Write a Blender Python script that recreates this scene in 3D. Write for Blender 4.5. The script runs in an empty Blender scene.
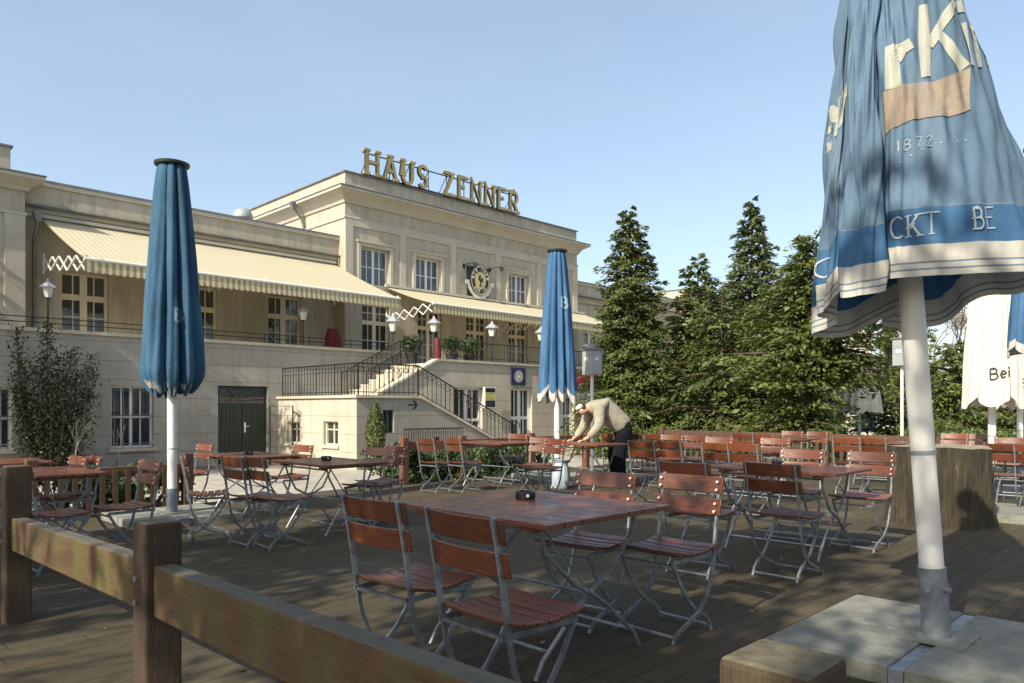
import bpy, bmesh, math, random
import numpy as np
from mathutils import Vector, Matrix, Euler

random.seed(7)
PI = math.pi
C = bpy.context.scene.collection
SC = bpy.context.scene
R2 = math.sqrt(0.5)

# ------------------------------------------------------------------ helpers
F = 740.0; CX = 512.0; HY = 408.0; CZ = 1.24
G = -0.45                                   # yard level; the deck is a little above it
def dz(y, x=0.0): return -0.0068*y + .02*min(x, 0.0)   # the deck falls slightly away from the camera and to the left
def deck_at(px, py, z):                     # point of a thing standing on the deck, from where it is seen
    r = (px-CX)/F; Y = F*(CZ-z)/(py-HY-5.0+14.8*min(r, 0.0))
    return (r*Y, Y)

class MB:
    def __init__(s): s.v = []; s.f = []; s.m = []
    def add(s, vs, fs, mi=0):
        o = len(s.v); s.v += [tuple(p) for p in vs]
        for f in fs: s.f.append([o + i for i in f]); s.m.append(mi)
    def box(s, x0, x1, y0, y1, z0, z1, mi=0, M=None):
        vs = [(x0,y0,z0),(x1,y0,z0),(x1,y1,z0),(x0,y1,z0),(x0,y0,z1),(x1,y0,z1),(x1,y1,z1),(x0,y1,z1)]
        if M is not None: vs = [M @ Vector(p) for p in vs]
        s.add(vs, [(3,2,1,0),(4,5,6,7),(0,1,5,4),(1,2,6,5),(2,3,7,6),(3,0,4,7)], mi)
    def bar(s, p0, p1, w, h, up=(0,0,1), mi=0):
        p0 = Vector(p0); p1 = Vector(p1); d = (p1 - p0).normalized(); up = Vector(up)
        a = d.cross(up)
        if a.length < 1e-4: a = d.cross(Vector((1,0,0)))
        a.normalize(); b = a.cross(d).normalized()
        vs = []
        for p in (p0, p1):
            for (i, j) in ((-1,-1),(1,-1),(1,1),(-1,1)): vs.append(p + a*(i*w/2) + b*(j*h/2))
        s.add(vs, [(0,1,2,3),(7,6,5,4),(0,4,5,1),(1,5,6,2),(2,6,7,3),(3,7,4,0)], mi)
    def tube(s, pts, r, n=6, mi=0, caps=True):
        pts = [Vector(p) for p in pts]; k = len(pts)
        rs = r if isinstance(r, (list, tuple)) else [r]*k
        vs = []; a = None
        for i in range(k):
            d = (pts[min(i+1,k-1)] - pts[max(i-1,0)]).normalized()
            if a is None:
                t = Vector((0,0,1)) if abs(d.z) < .9 else Vector((1,0,0))
                a = d.cross(t).normalized()
            else:
                a = (a - d*a.dot(d))
                if a.length < 1e-5: a = d.orthogonal()
                a.normalize()
            b = d.cross(a)
            for j in range(n):
                t = 2*PI*j/n; vs.append(pts[i] + (a*math.cos(t) + b*math.sin(t))*rs[i])
        fs = []
        for i in range(k-1):
            for j in range(n):
                j2 = (j+1) % n; fs.append((i*n+j, i*n+j2, (i+1)*n+j2, (i+1)*n+j))
        if caps: fs.append(tuple(range(n))[::-1]); fs.append(tuple((k-1)*n+j for j in range(n)))
        s.add(vs, fs, mi)
    def lathe(s, prof, n=24, c=(0,0,0), mi=0, caps=True):
        vs = []; k = len(prof)
        for (r, z) in prof:
            for j in range(n):
                t = 2*PI*j/n; vs.append((c[0]+r*math.cos(t), c[1]+r*math.sin(t), c[2]+z))
        fs = []
        for i in range(k-1):
            for j in range(n):
                j2 = (j+1) % n; fs.append((i*n+j, i*n+j2, (i+1)*n+j2, (i+1)*n+j))
        if caps: fs.append(tuple(range(n))[::-1]); fs.append(tuple((k-1)*n+j for j in range(n)))
        s.add(vs, fs, mi)
    def prism(s, poly, fn, t0, t1, mi=0):     # poly of (u,w); fn(u,w,t) -> point
        n = len(poly)
        vs = [fn(u,w,t0) for (u,w) in poly] + [fn(u,w,t1) for (u,w) in poly]
        fs = [tuple(range(n))[::-1], tuple(range(n,2*n))] + [(i,(i+1)%n,n+(i+1)%n,n+i) for i in range(n)]
        s.add(vs, fs, mi)
    def mesh(s, name, mats, smooth=False):
        me = bpy.data.meshes.new(name); me.from_pydata([tuple(p) for p in s.v], [], s.f)
        for m in (mats if isinstance(mats,(list,tuple)) else [mats]): me.materials.append(m)
        me.polygons.foreach_set('material_index', s.m)
        bm = bmesh.new(); bm.from_mesh(me); bmesh.ops.recalc_face_normals(bm, faces=bm.faces); bm.to_mesh(me); bm.free()
        if smooth:
            me.polygons.foreach_set('use_smooth', [True]*len(me.polygons))
            try: me.set_sharp_from_angle(angle=math.radians(smooth if smooth is not True else 50))
            except Exception: pass
        me.update(); return me
    def build(s, name, mats, parent=None, smooth=False, loc=None, bevel=0, label=None):
        o = bpy.data.objects.new(name, s.mesh(name, mats, smooth)); C.objects.link(o)
        if parent is not None: o.parent = parent
        if loc is not None: o.location = loc
        if bevel:
            b = o.modifiers.new('bevel','BEVEL'); b.width = bevel; b.segments = 2; b.limit_method = 'ANGLE'; b.angle_limit = math.radians(40)
        if label: o['label'] = label
        return o

def tag(o, label=None, cat=None, group=None, kind=None):
    if label: o['label'] = label
    if cat: o['category'] = cat
    if group: o['group'] = group
    if kind: o['kind'] = kind
    return o
def thing(name, loc, rz=0, label=None, cat=None, group=None):
    o = bpy.data.objects.new(name, None); C.objects.link(o); o.empty_display_size = .2
    o.location = loc; o.rotation_euler = (0,0,rz)
    return tag(o, label, cat, group)
def dup(root, loc, rz, label, group=None):
    r = root.copy(); C.objects.link(r); r.location = loc; r.rotation_euler = (0,0,rz); r['label'] = label
    if group: r['group'] = group
    for ch in list(root.children):
        c = ch.copy(); C.objects.link(c); c.parent = r
        for g in list(ch.children):
            d = g.copy(); C.objects.link(d); d.parent = c
    return r

# ------------------------------------------------------------------ materials
def nt(name):
    m = bpy.data.materials.new(name); m.use_nodes = True
    n = m.node_tree; return m, n, n.nodes, n.links, n.nodes['Principled BSDF']
def mathn(N, L, op, a, b=None, clamp=False):
    x = N.new('ShaderNodeMath'); x.operation = op; x.use_clamp = clamp
    for i, v in enumerate((a, b)):
        if v is None: continue
        if isinstance(v, (int, float)): x.inputs[i].default_value = v
        else: L.new(v, x.inputs[i])
    return x.outputs[0]
def mixc(N, L, fac, a, b, mode='MIX'):
    x = N.new('ShaderNodeMix'); x.data_type = 'RGBA'; x.blend_type = mode
    for i, v in ((0, fac), (6, a), (7, b)):
        if isinstance(v, (int, float)): x.inputs[i].default_value = v
        elif isinstance(v, tuple): x.inputs[i].default_value = (*v, 1) if len(v) == 3 else v
        else: L.new(v, x.inputs[i])
    return x.outputs[2]
def noise(N, L, vec, scale, detail=4, rough=.6, lo=.35, hi=.65):
    t = N.new('ShaderNodeTexNoise'); t.inputs['Scale'].default_value = scale
    t.inputs['Detail'].default_value = detail; t.inputs['Roughness'].default_value = rough
    L.new(vec, t.inputs['Vector'])
    r = N.new('ShaderNodeMapRange'); r.inputs[1].default_value = lo; r.inputs[2].default_value = hi
    L.new(t.outputs['Fac'], r.inputs[0]); return r.outputs[0]
def scaled(N, L, vec, s):
    x = N.new('ShaderNodeMapping'); x.inputs['Scale'].default_value = s; L.new(vec, x.inputs['Vector']); return x.outputs[0]
def bump(N, L, b, h, st, dist=.01):
    x = N.new('ShaderNodeBump'); x.inputs['Strength'].default_value = st; x.inputs['Distance'].default_value = dist
    L.new(h, x.inputs['Height']); L.new(x.outputs[0], b.inputs['Normal'])
def dark(c, k): return tuple(v*k for v in c)
def M_basic(name, col, rough=.6, metal=0, var=.2, scale=4, stretch=(1,1,1), bst=0, bscale=60, rnd=0, dirt=None, dirt_scale=2, coat=0, spec=.5, dirt_lo=.5):
    m, n, N, L, b = nt(name)
    tc = N.new('ShaderNodeTexCoord'); v = scaled(N, L, tc.outputs['Object'], stretch)
    f = noise(N, L, v, scale)
    c = mixc(N, L, f, dark(col, 1-var), dark(col, 1+var))
    if 'stucco' in name: c = mixc(N, L, mathn(N, L, 'MULTIPLY', noise(N, L, scaled(N, L, tc.outputs['Object'], (5,5,.22)), 1.5, 7, .7, .52, .8), .6), c, dark(col, .55))
    if dirt is not None:
        f2 = noise(N, L, v, dirt_scale, 6, .7, dirt_lo, dirt_lo+.25)
        c = mixc(N, L, f2, c, dirt)
    if rnd:
        oi = N.new('ShaderNodeObjectInfo')
        r = N.new('ShaderNodeMapRange'); r.inputs[3].default_value = 1-rnd; r.inputs[4].default_value = 1+rnd
        L.new(oi.outputs['Random'], r.inputs[0])
        h = N.new('ShaderNodeHueSaturation'); L.new(r.outputs[0], h.inputs['Value']); L.new(c, h.inputs['Color']); c = h.outputs[0]
    L.new(c, b.inputs['Base Color'])
    b.inputs['Roughness'].default_value = rough; b.inputs['Metallic'].default_value = metal
    b.inputs['Specular IOR Level'].default_value = spec
    if coat: b.inputs['Coat Weight'].default_value = coat; b.inputs['Coat Roughness'].default_value = .25
    if bst: bump(N, L, b, noise(N, L, v, bscale, 3, .6, .2, .8), bst)
    return m

M = {}
M['stucco'] = M_basic('cream_stucco', (.43,.386,.302), .9, var=.12, scale=1.2, stretch=(1.6,1.6,.3), bst=.25, bscale=70, dirt=(.28,.25,.20), dirt_scale=1.6, dirt_lo=.5)
M['stucco_trim'] = M_basic('pale_cream_trim', (.46,.42,.345), .85, var=.08, scale=1.5, bst=.15, bscale=60, dirt=(.47,.39,.28), dirt_scale=3, dirt_lo=.58)
M['coping'] = M_basic('stone_coping', (.48,.43,.34), .85, var=.12, scale=3, bst=.2, bscale=50, dirt=(.34,.3,.23), dirt_scale=4)
M['zinc'] = M_basic('zinc_sheet', (.22,.22,.22), .5, .6, var=.2, scale=3)
M['gutter'] = M_basic('dark_gutter', (.12,.11,.095), .6, .2, var=.2, scale=3)
def rustic(name, k):
    m, n, N, L, b = nt(name)
    tc = N.new('ShaderNodeTexCoord'); v = tc.outputs['Object']
    sp = N.new('ShaderNodeSeparateXYZ'); L.new(v, sp.inputs[0])
    z = mathn(N, L, 'FRACT', mathn(N, L, 'DIVIDE', mathn(N, L, 'ADD', sp.outputs[2], 10.0), .50))
    g = mathn(N, L, 'LESS_THAN', z, .035)
    c = mixc(N, L, noise(N, L, scaled(N, L, v, (1,1,.6)), 1.3), (.40,.365,.295), (.50,.455,.37))
    c = mixc(N, L, noise(N, L, scaled(N, L, v, (1.6,1.6,.35)), 2.2, 6, .7, .55, .8), c, (.38,.32,.24))
    c = mixc(N, L, mathn(N, L, 'MULTIPLY', g, .6), c, (.2,.165,.12))
    c = mixc(N, L, mathn(N, L, 'MULTIPLY', noise(N, L, scaled(N, L, v, (5,5,.22)), 1.5, 7, .7, .52, .8), .6), c, (.25,.215,.165))
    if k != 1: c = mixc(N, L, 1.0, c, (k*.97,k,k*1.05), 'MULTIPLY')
    L.new(c, b.inputs['Base Color']); b.inputs['Roughness'].default_value = .9
    h = mathn(N, L, 'SUBTRACT', mathn(N, L, 'MULTIPLY', noise(N, L, v, 60, 3, .6, .2, .8), .12), g)
    bump(N, L, b, h, .6, .02); return m
M['rustic'] = rustic('rusticated_stucco', 1.0)
M['rustic_dark'] = rustic('dark_rusticated_stucco', .66)  # same stucco multiplied darker and cooler, for the landing's front wall
M['rustic_shaded'] = rustic('shaded_rusticated_stucco', .74)  # tree shade on the left terrace wall, put into the stucco colour
M['white'] = M_basic('white_window_paint', (.74,.73,.69), .5, var=.06, scale=5)
M['cream_paint'] = M_basic('cream_door_paint', (.66,.60,.46), .5, var=.06, scale=5)
M['green_door'] = M_basic('dark_green_door', (.018,.028,.022), .45, var=.25, scale=3, stretch=(4,4,.5))
M['iron'] = M_basic('black_wrought_iron', (.02,.02,.018), .5, .3, var=.3, scale=8)
M['darkinside'] = M_basic('dark_room', (.02,.018,.015), .9)
def glass(name, col, rough=.06):
    m, n, N, L, b = nt(name)
    tc = N.new('ShaderNodeTexCoord')
    c = mixc(N, L, noise(N, L, tc.outputs['Object'], 1.7, 3), dark(col,.6), dark(col,1.5))
    L.new(c, b.inputs['Base Color']); b.inputs['Roughness'].default_value = rough; b.inputs['Specular IOR Level'].default_value = .8
    bump(N, L, b, noise(N, L, tc.outputs['Object'], 2.5, 2), .04, .05)
    return m
M['glass'] = glass('window_glass', (.03,.035,.04))
M['bluish_glass'] = glass('sky_window_glass', (.05,.065,.085))
def awning_mat(name, a, bcol, per, duty, sat=1):
    m, n, N, L, b = nt(name)
    tc = N.new('ShaderNodeTexCoord'); sp = N.new('ShaderNodeSeparateXYZ'); L.new(tc.outputs['Object'], sp.inputs[0])
    s = mathn(N, L, 'LESS_THAN', mathn(N, L, 'FRACT', mathn(N, L, 'DIVIDE', mathn(N, L, 'ADD', sp.outputs[0], 50.0), per)), duty)
    c = mixc(N, L, s, a, bcol)
    c = mixc(N, L, noise(N, L, tc.outputs['Object'], 1.2, 5, .7, .5, .85), c, dark(a,.8))
    L.new(c, b.inputs['Base Color']); b.inputs['Roughness'].default_value = .85
    t = N.new('ShaderNodeBsdfTranslucent'); L.new(c, t.inputs[0])
    mx = N.new('ShaderNodeMixShader'); mx.inputs[0].default_value = .12
    L.new(b.outputs[0], mx.inputs[1]); L.new(t.outputs[0], mx.inputs[2]); L.new(mx.outputs[0], N['Material Output'].inputs[0])
    return m
M['awning'] = awning_mat('striped_awning_cloth', (.56,.51,.36), (.49,.43,.28), .17, .5)
M['valance'] = awning_mat('striped_valance_cloth', (.62,.56,.38), (.33,.27,.15), .17, .5)

def wood(name, col, rough, grain=(3,3,3), var=.3, rnd=.15, coat=0, dirt=None):
    m, n, N, L, b = nt(name)
    tc = N.new('ShaderNodeTexCoord'); v = tc.outputs['Object']
    g = noise(N, L, scaled(N, L, v, grain), 8, 6, .65, .3, .7)
    c = mixc(N, L, g, dark(col,1-var), dark(col,1+var))
    if dirt is not None: c = mixc(N, L, noise(N, L, v, 5, 6, .7, .5, .75), c, dirt)
    if rnd:
        oi = N.new('ShaderNodeObjectInfo'); r = N.new('ShaderNodeMapRange')
        r.inputs[3].default_value = 1-rnd; r.inputs[4].default_value = 1+rnd; L.new(oi.outputs['Random'], r.inputs[0])
        h = N.new('ShaderNodeHueSaturation'); L.new(r.outputs[0], h.inputs['Value']); L.new(c, h.inputs['Color']); c = h.outputs[0]
    L.new(c, b.inputs['Base Color'])
    rr = N.new('ShaderNodeMapRange'); rr.inputs[3].default_value = rough-.08; rr.inputs[4].default_value = rough+.15
    L.new(noise(N, L, v, 6, 4), rr.inputs[0]); L.new(rr.outputs[0], b.inputs['Roughness'])
    if coat: b.inputs['Coat Weight'].default_value = coat; b.inputs['Coat Roughness'].default_value = .3
    bump(N, L, b, g, .25, .004); return m
M['slat'] = wood('red_brown_slat_wood', (.128,.038,.017), .32, (.6,12,12), .4, .3, .15, (.10,.035,.02))
M['tabletop'] = wood('varnished_table_wood', (.14,.045,.022), .27, (.5,10,10), .3, .12, .15, (.115,.04,.022))
M['steel'] = M_basic('galvanised_steel', (.22,.25,.27), .42, .4, var=.3, scale=14, rnd=.1, dirt=(.15,.15,.15), dirt_scale=20)
def old_timber(name, a, b2, moss):
    m, n, N, L, b = nt(name)
    tc = N.new('ShaderNodeTexCoord'); v = tc.outputs['Object']
    g = noise(N, L, scaled(N, L, v, (1.2,14,14)), 6, 8, .7, .3, .7)
    c = mixc(N, L, g, a, b2)
    c = mixc(N, L, noise(N, L, scaled(N, L, v, (2.2,1,1)), 2.4, 5, .6, .42, .66), c, moss)
    c = mixc(N, L, noise(N, L, scaled(N, L, v, (5,2,9)), 3, 7, .75, .6, .75), c, (.035,.022,.014))
    c = mixc(N, L, noise(N, L, scaled(N, L, v, (.9,40,40)), 5, 4, .6, .66, .70), c, (.012,.008,.005))
    ge = N.new('ShaderNodeNewGeometry'); sp = N.new('ShaderNodeSeparateXYZ'); L.new(ge.outputs['Normal'], sp.inputs[0])
    up = mathn(N, L, 'MULTIPLY', mathn(N, L, 'GREATER_THAN', sp.outputs[2], .6), .75)      # top faces weather to grey
    c = mixc(N, L, up, c, mixc(N, L, g, (.07,.066,.05), (.15,.14,.11)))
    L.new(c, b.inputs['Base Color']); b.inputs['Roughness'].default_value = .75
    bump(N, L, b, g, .5, .006); return m
M['rail'] = old_timber('mossy_fence_timber', (.05,.027,.012), (.125,.064,.026), (.085,.082,.022))
def post_mat():
    m, n, N, L, b = nt('dark_post_timber')
    tc = N.new('ShaderNodeTexCoord'); v = tc.outputs['Object']
    g = noise(N, L, scaled(N, L, v, (14,14,1.2)), 6, 8, .7, .3, .7)
    c = mixc(N, L, g, (.03,.018,.011), (.075,.045,.026))
    c = mixc(N, L, noise(N, L, v, 4, 6, .7, .5, .75), c, (.075,.065,.028))
    c = mixc(N, L, noise(N, L, scaled(N, L, v, (40,40,.9)), 5, 4, .6, .65, .69), c, (.010,.007,.005))
    ge = N.new('ShaderNodeNewGeometry'); sp = N.new('ShaderNodeSeparateXYZ'); L.new(ge.outputs['Normal'], sp.inputs[0])
    up = mathn(N, L, 'MULTIPLY', mathn(N, L, 'GREATER_THAN', sp.outputs[2], .6), .8)      # weathered mossy end grain
    c = mixc(N, L, up, c, mixc(N, L, noise(N, L, v, 30, 6), (.10,.085,.05), (.19,.165,.10)))
    L.new(c, b.inputs['Base Color']); b.inputs['Roughness'].default_value = .8
    bump(N, L, b, g, .5, .006); return m
M['post'] = post_mat()
M['fence_brown'] = wood('red_brown_fence_wood', (.15,.055,.028), .6, (1,1,8), .35, .1, 0, (.07,.035,.022))
def deck_mat():
    m, n, N, L, b = nt('weathered_deck_boards')
    tc = N.new('ShaderNodeTexCoord'); mp = N.new('ShaderNodeMapping'); mp.inputs['Rotation'].default_value = (0,0,-PI/4)
    L.new(tc.outputs['Object'], mp.inputs['Vector']); v = mp.outputs[0]
    sp = N.new('ShaderNodeSeparateXYZ'); L.new(v, sp.inputs[0])
    yb = mathn(N, L, 'DIVIDE', mathn(N, L, 'ADD', sp.outputs[1], 40.0), .145)
    idx = mathn(N, L, 'FLOOR', yb); fr = mathn(N, L, 'FRACT', yb)
    wn = N.new('ShaderNodeTexWhiteNoise'); wn.noise_dimensions = '1D'; L.new(idx, wn.inputs['W'])
    xo = mathn(N, L, 'ADD', sp.outputs[0], mathn(N, L, 'MULTIPLY', wn.outputs['Value'], 3.0))
    xj = mathn(N, L, 'FRACT', mathn(N, L, 'DIVIDE', mathn(N, L, 'ADD', xo, 30.0), 3.0))
    gap = mathn(N, L, 'MAXIMUM', mathn(N, L, 'LESS_THAN', fr, .045), mathn(N, L, 'LESS_THAN', xj, .002))
    g = noise(N, L, scaled(N, L, v, (.7,14,1)), 7, 8, .7, .3, .7)
    c = mixc(N, L, g, (.046,.036,.021), (.105,.082,.050))
    c = mixc(N, L, mathn(N, L, 'MULTIPLY', wn.outputs['Value'], .55), c, (.05,.042,.028))
    c = mixc(N, L, noise(N, L, v, .9, 6, .65, .5, .72), c, (.105,.09,.06))
    c = mixc(N, L, noise(N, L, v, 1.7, 6, .7, .55, .75), c, (.038,.033,.019))
    c = mixc(N, L, mathn(N, L, 'MULTIPLY', noise(N, L, v, .55, 7, .75, .5, .7), .6), c, (.058,.052,.032))
    c = mixc(N, L, mathn(N, L, 'MULTIPLY', gap, .85), c, (.012,.010,.007))
    L.new(c, b.inputs['Base Color']); b.inputs['Roughness'].default_value = .8; b.inputs['Specular IOR Level'].default_value = .2
    groove = mathn(N, L, 'MULTIPLY', mathn(N, L, 'ABSOLUTE', mathn(N, L, 'SUBTRACT', mathn(N, L, 'FRACT', mathn(N, L, 'MULTIPLY', fr, 6.0)), .5)), .25)
    h = mathn(N, L, 'SUBTRACT', mathn(N, L, 'ADD', mathn(N, L, 'MULTIPLY', g, .5), groove), mathn(N, L, 'MULTIPLY', gap, 2.0))
    bump(N, L, b, h, .5, .008); return m
M['deck'] = deck_mat()
M['ground'] = M_basic('sandy_ground', (.15,.125,.09), .95, var=.3, scale=.6, bst=.4, bscale=20, dirt=(.10,.10,.05), dirt_scale=.25, dirt_lo=.5)
def paving():
    m, n, N, L, b = nt('pale_yard_paving')
    tc = N.new('ShaderNodeTexCoord'); mp = N.new('ShaderNodeMapping'); mp.inputs['Rotation'].default_value = (0,0,-PI/4)
    L.new(tc.outputs['Object'], mp.inputs['Vector'])
    t = N.new('ShaderNodeTexBrick'); t.inputs['Scale'].default_value = 1; t.inputs['Brick Width'].default_value = .5; t.inputs['Row Height'].default_value = .3
    t.inputs['Mortar Size'].default_value = .012; t.inputs['Color1'].default_value = (.33,.30,.25,1); t.inputs['Color2'].default_value = (.42,.38,.31,1); t.inputs['Mortar'].default_value = (.16,.14,.11,1)
    L.new(mp.outputs[0], t.inputs['Vector'])
    c = mixc(N, L, noise(N, L, mp.outputs[0], .8, 6, .7, .5, .8), t.outputs[0], (.25,.22,.17))
    L.new(c, b.inputs['Base Color']); b.inputs['Roughness'].default_value = .9; return m
M['paving'] = paving()
M['concrete'] = M_basic('concrete_paver', (.205,.205,.17), .9, var=.22, scale=6, bst=.4, bscale=50, dirt=(.17,.165,.125), dirt_scale=3.5, dirt_lo=.52)
M['polewhite'] = M_basic('white_pole_paint', (.72,.71,.67), .4, var=.05, scale=6, dirt=(.5,.49,.45), dirt_scale=4, dirt_lo=.62)
M['polegrey'] = M_basic('grey_steel_socket', (.22,.25,.28), .5, .3, var=.25, scale=8, dirt=(.13,.13,.13), dirt_scale=7)
def cloth(name, col, var=.25, trans=.18, scale=3, fade=None):
    m, n, N, L, b = nt(name)
    tc = N.new('ShaderNodeTexCoord'); v = tc.outputs['Object']
    c = mixc(N, L, noise(N, L, scaled(N, L, v, (1,1,.35)), scale, 5, .6), dark(col,1-var), dark(col,1+var))
    if fade is not None: c = mixc(N, L, noise(N, L, scaled(N, L, v, (3,3,.5)), 2.0, 6, .7, .5, .8), c, fade)
    L.new(c, b.inputs['Base Color']); b.inputs['Roughness'].default_value = .8
    b.inputs['Specular IOR Level'].default_value = .3
    bump(N, L, b, noise(N, L, scaled(N, L, v, (1,1,.6)), 9, 5, .6, .2, .8), .35, .02)
    t = N.new('ShaderNodeBsdfTranslucent'); L.new(c, t.inputs[0])
    mx = N.new('ShaderNodeMixShader'); mx.inputs[0].default_value = trans
    L.new(b.outputs[0], mx.inputs[1]); L.new(t.outputs[0], mx.inputs[2]); L.new(mx.outputs[0], N['Material Output'].inputs[0])
    return m
M['blue'] = cloth('blue_parasol_cloth', (.032,.095,.165), .3, .1, 3, (.075,.16,.23))
M['blue_old'] = cloth('faded_blue_parasol_cloth', (.135,.225,.325), .16, .3, 2.5, (.24,.32,.40))
M['blue_band'] = cloth('blue_parasol_border', (.045,.13,.255), .18, .14, 3, (.10,.20,.32))
M['hem'] = cloth('pale_hem_cloth', (.50,.485,.44), .1, .14, 4)
M['hemgrey'] = cloth('grey_stripe_cloth', (.16,.21,.26), .15, .14, 4)
M['whitecloth'] = cloth('cream_white_parasol_cloth', (.74,.70,.60), .06, .18, 3)
M['fadedprint'] = cloth('faded_print', (.20,.29,.36), .3, .1, 5)
M['fence_old'] = wood('old_brown_fence_wood', (.085,.042,.024), .7, (1,1,8), .35, .1, 0, (.05,.032,.022))
M['printcream'] = cloth('cream_print', (.46,.47,.40), .18, .2, 5, (.30,.36,.37))
M['printwhite'] = cloth('white_print', (.42,.48,.53), .15, .15, 5, (.24,.34,.42))
M['printpink'] = cloth('faded_banner_print', (.37,.30,.24), .3, .2, 5, (.25,.28,.30))
M['printdark'] = cloth('dark_print', (.04,.045,.05), .1, .1, 5)
M['gold'] = M_basic('gold_letter_face', (.35,.285,.13), .45, .2, var=.2, scale=3)
M['letterside'] = M_basic('dark_letter_side', (.05,.04,.02), .6, .2)
M['black'] = M_basic('black_enamel', (.015,.015,.016), .35)
M['red'] = M_basic('red_enamel', (.30,.02,.025), .5)
M['redlit'] = M_basic('bright_red_letters', (.55,.03,.03), .5)
M['navy'] = M_basic('navy_panel', (.02,.03,.09), .5)
M['bluepanel'] = M_basic('blue_panel', (.03,.09,.22), .5)
M['yellowgreen'] = M_basic('yellow_green_poster', (.42,.42,.10), .6, var=.25, scale=10)
M['paper'] = M_basic('pale_print', (.6,.58,.5), .6)
M['signgold'] = M_basic('pale_gold_print', (.56,.45,.22), .5)
M['lampglass'] = M_basic('milky_lamp_glass', (.62,.62,.58), .25, var=.06)
M['lampgrey'] = M_basic('grey_lamp_housing', (.33,.35,.36), .4, .2, var=.1)
M['darkmetal'] = M_basic('dark_green_metal', (.03,.038,.035), .5, .3)
M['terracotta'] = M_basic('terracotta', (.35,.12,.06), .8)
M['whitepot'] = M_basic('white_pot', (.66,.65,.6), .5)
M['bark'] = M_basic('tree_bark', (.085,.062,.045), .95, var=.4, scale=8, stretch=(1,1,.2), bst=.8, bscale=14)
M['palebark'] = M_basic('pale_stem_bark', (.30,.27,.20), .9, var=.3, scale=10)
M['twig'] = M_basic('twig_bark', (.12,.085,.055), .9, var=.3, scale=6)
def stump_mat():
    m, n, N, L, b = nt('stump_bark')
    tc = N.new('ShaderNodeTexCoord'); v = tc.outputs['Object']
    g = noise(N, L, scaled(N, L, v, (9,9,.9)), 2.2, 9, .72, .35, .65)
    c = mixc(N, L, g, (.03,.024,.017), (.14,.108,.066))
    c = mixc(N, L, noise(N, L, v, 2.5, 6, .7, .5, .75), c, (.075,.072,.038))
    L.new(c, b.inputs['Base Color']); b.inputs['Roughness'].default_value = .95
    bump(N, L, b, g, 1.0, .05); return m
M['stump'] = stump_mat()
M['stumptop'] = M_basic('weathered_end_grain', (.24,.20,.14), .9, var=.3, scale=8, bst=.4)
def leafmat(name, a, b2, rough=.5, trans=.25):
    m, n, N, L, b = nt(name)
    at = N.new('ShaderNodeAttribute'); at.attribute_name = 'tint'
    c = mixc(N, L, at.outputs['Fac'], a, b2)
    L.new(c, b.inputs['Base Color']); b.inputs['Roughness'].default_value = rough
    t = N.new('ShaderNodeBsdfTranslucent'); L.new(c, t.inputs[0])
    mx = N.new('ShaderNodeMixShader'); mx.inputs[0].default_value = trans
    L.new(b.outputs[0], mx.inputs[1]); L.new(t.outputs[0], mx.inputs[2]); L.new(mx.outputs[0], N['Material Output'].inputs[0])
    return m
M['conifer'] = leafmat('conifer_foliage', (.05,.078,.022), (.16,.19,.05))
M['conifer_blue'] = leafmat('grey_green_conifer_foliage', (.06,.09,.04), (.165,.195,.08))
M['yew'] = leafmat('yew_foliage', (.045,.075,.018), (.17,.205,.048))
M['bush'] = leafmat('bright_bush_foliage', (.035,.065,.012), (.15,.20,.04))
M['hedge'] = leafmat('hedge_foliage', (.02,.045,.012), (.09,.14,.035))
M['holly'] = leafmat('glossy_shrub_foliage', (.016,.021,.007), (.08,.088,.028), .3, .1)
M['thuja'] = leafmat('potted_thuja_foliage', (.035,.05,.012), (.13,.14,.035))
M['bud'] = leafmat('spring_bud_foliage', (.13,.10,.05), (.25,.19,.09))
M['redleaf'] = leafmat('red_blossom', (.35,.02,.03), (.55,.05,.07))
M['skin'] = M_basic('skin', (.52,.30,.21), .55, var=.08, scale=8)
M['hair'] = M_basic('dark_hair', (.025,.018,.014), .6)
M['jacket'] = M_basic('beige_jacket', (.30,.275,.21), .9, var=.15, scale=7, bst=.9, bscale=11)
M['trousers'] = M_basic('black_trousers', (.008,.009,.012), .95, var=.2, scale=8, bst=.6, bscale=14, spec=.1)
M['shoe'] = M_basic('black_shoe', (.015,.013,.012), .4)
M['capwhite'] = M_basic('white_cap', (.7,.69,.66), .8)
M['plasticbag'] = M_basic('pale_blue_plastic', (.36,.43,.47), .5, var=.1, scale=6)
M['redbundle'] = M_basic('red_cloth', (.13,.016,.022), .8, var=.3, scale=9)
M['stone'] = M_basic('pale_far_render', (.62,.58,.48), .9, var=.08)

# ------------------------------------------------------------------ camera, sun, sky
cam = bpy.data.cameras.new('camera'); co = bpy.data.objects.new('camera', cam); C.objects.link(co)
co.location = (0,0,CZ); co.rotation_euler = (PI/2,0,0)
cam.sensor_width = 36; cam.lens = 36*F/1024; cam.shift_y = (HY-341.5)/1024; cam.clip_end = 2000; cam.clip_start = .05
SC.camera = co
SUN_A = math.radians(37); SUN_E = math.radians(37)
S = Vector((-math.sin(SUN_A)*math.cos(SUN_E), -math.cos(SUN_A)*math.cos(SUN_E), math.sin(SUN_E)))
sl = bpy.data.lights.new('sun','SUN'); sl.energy = 4.2; sl.angle = math.radians(.5); sl.color = (1,.95,.86)
so = bpy.data.objects.new('sun', sl); C.objects.link(so); so.rotation_euler = S.to_track_quat('Z','Y').to_euler()
w = bpy.data.worlds.new('World'); SC.world = w; w.use_nodes = True
wn = w.node_tree.nodes; wl = w.node_tree.links
sky = wn.new('ShaderNodeTexSky'); sky.sky_type = 'NISHITA'; sky.sun_disc = False
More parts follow.
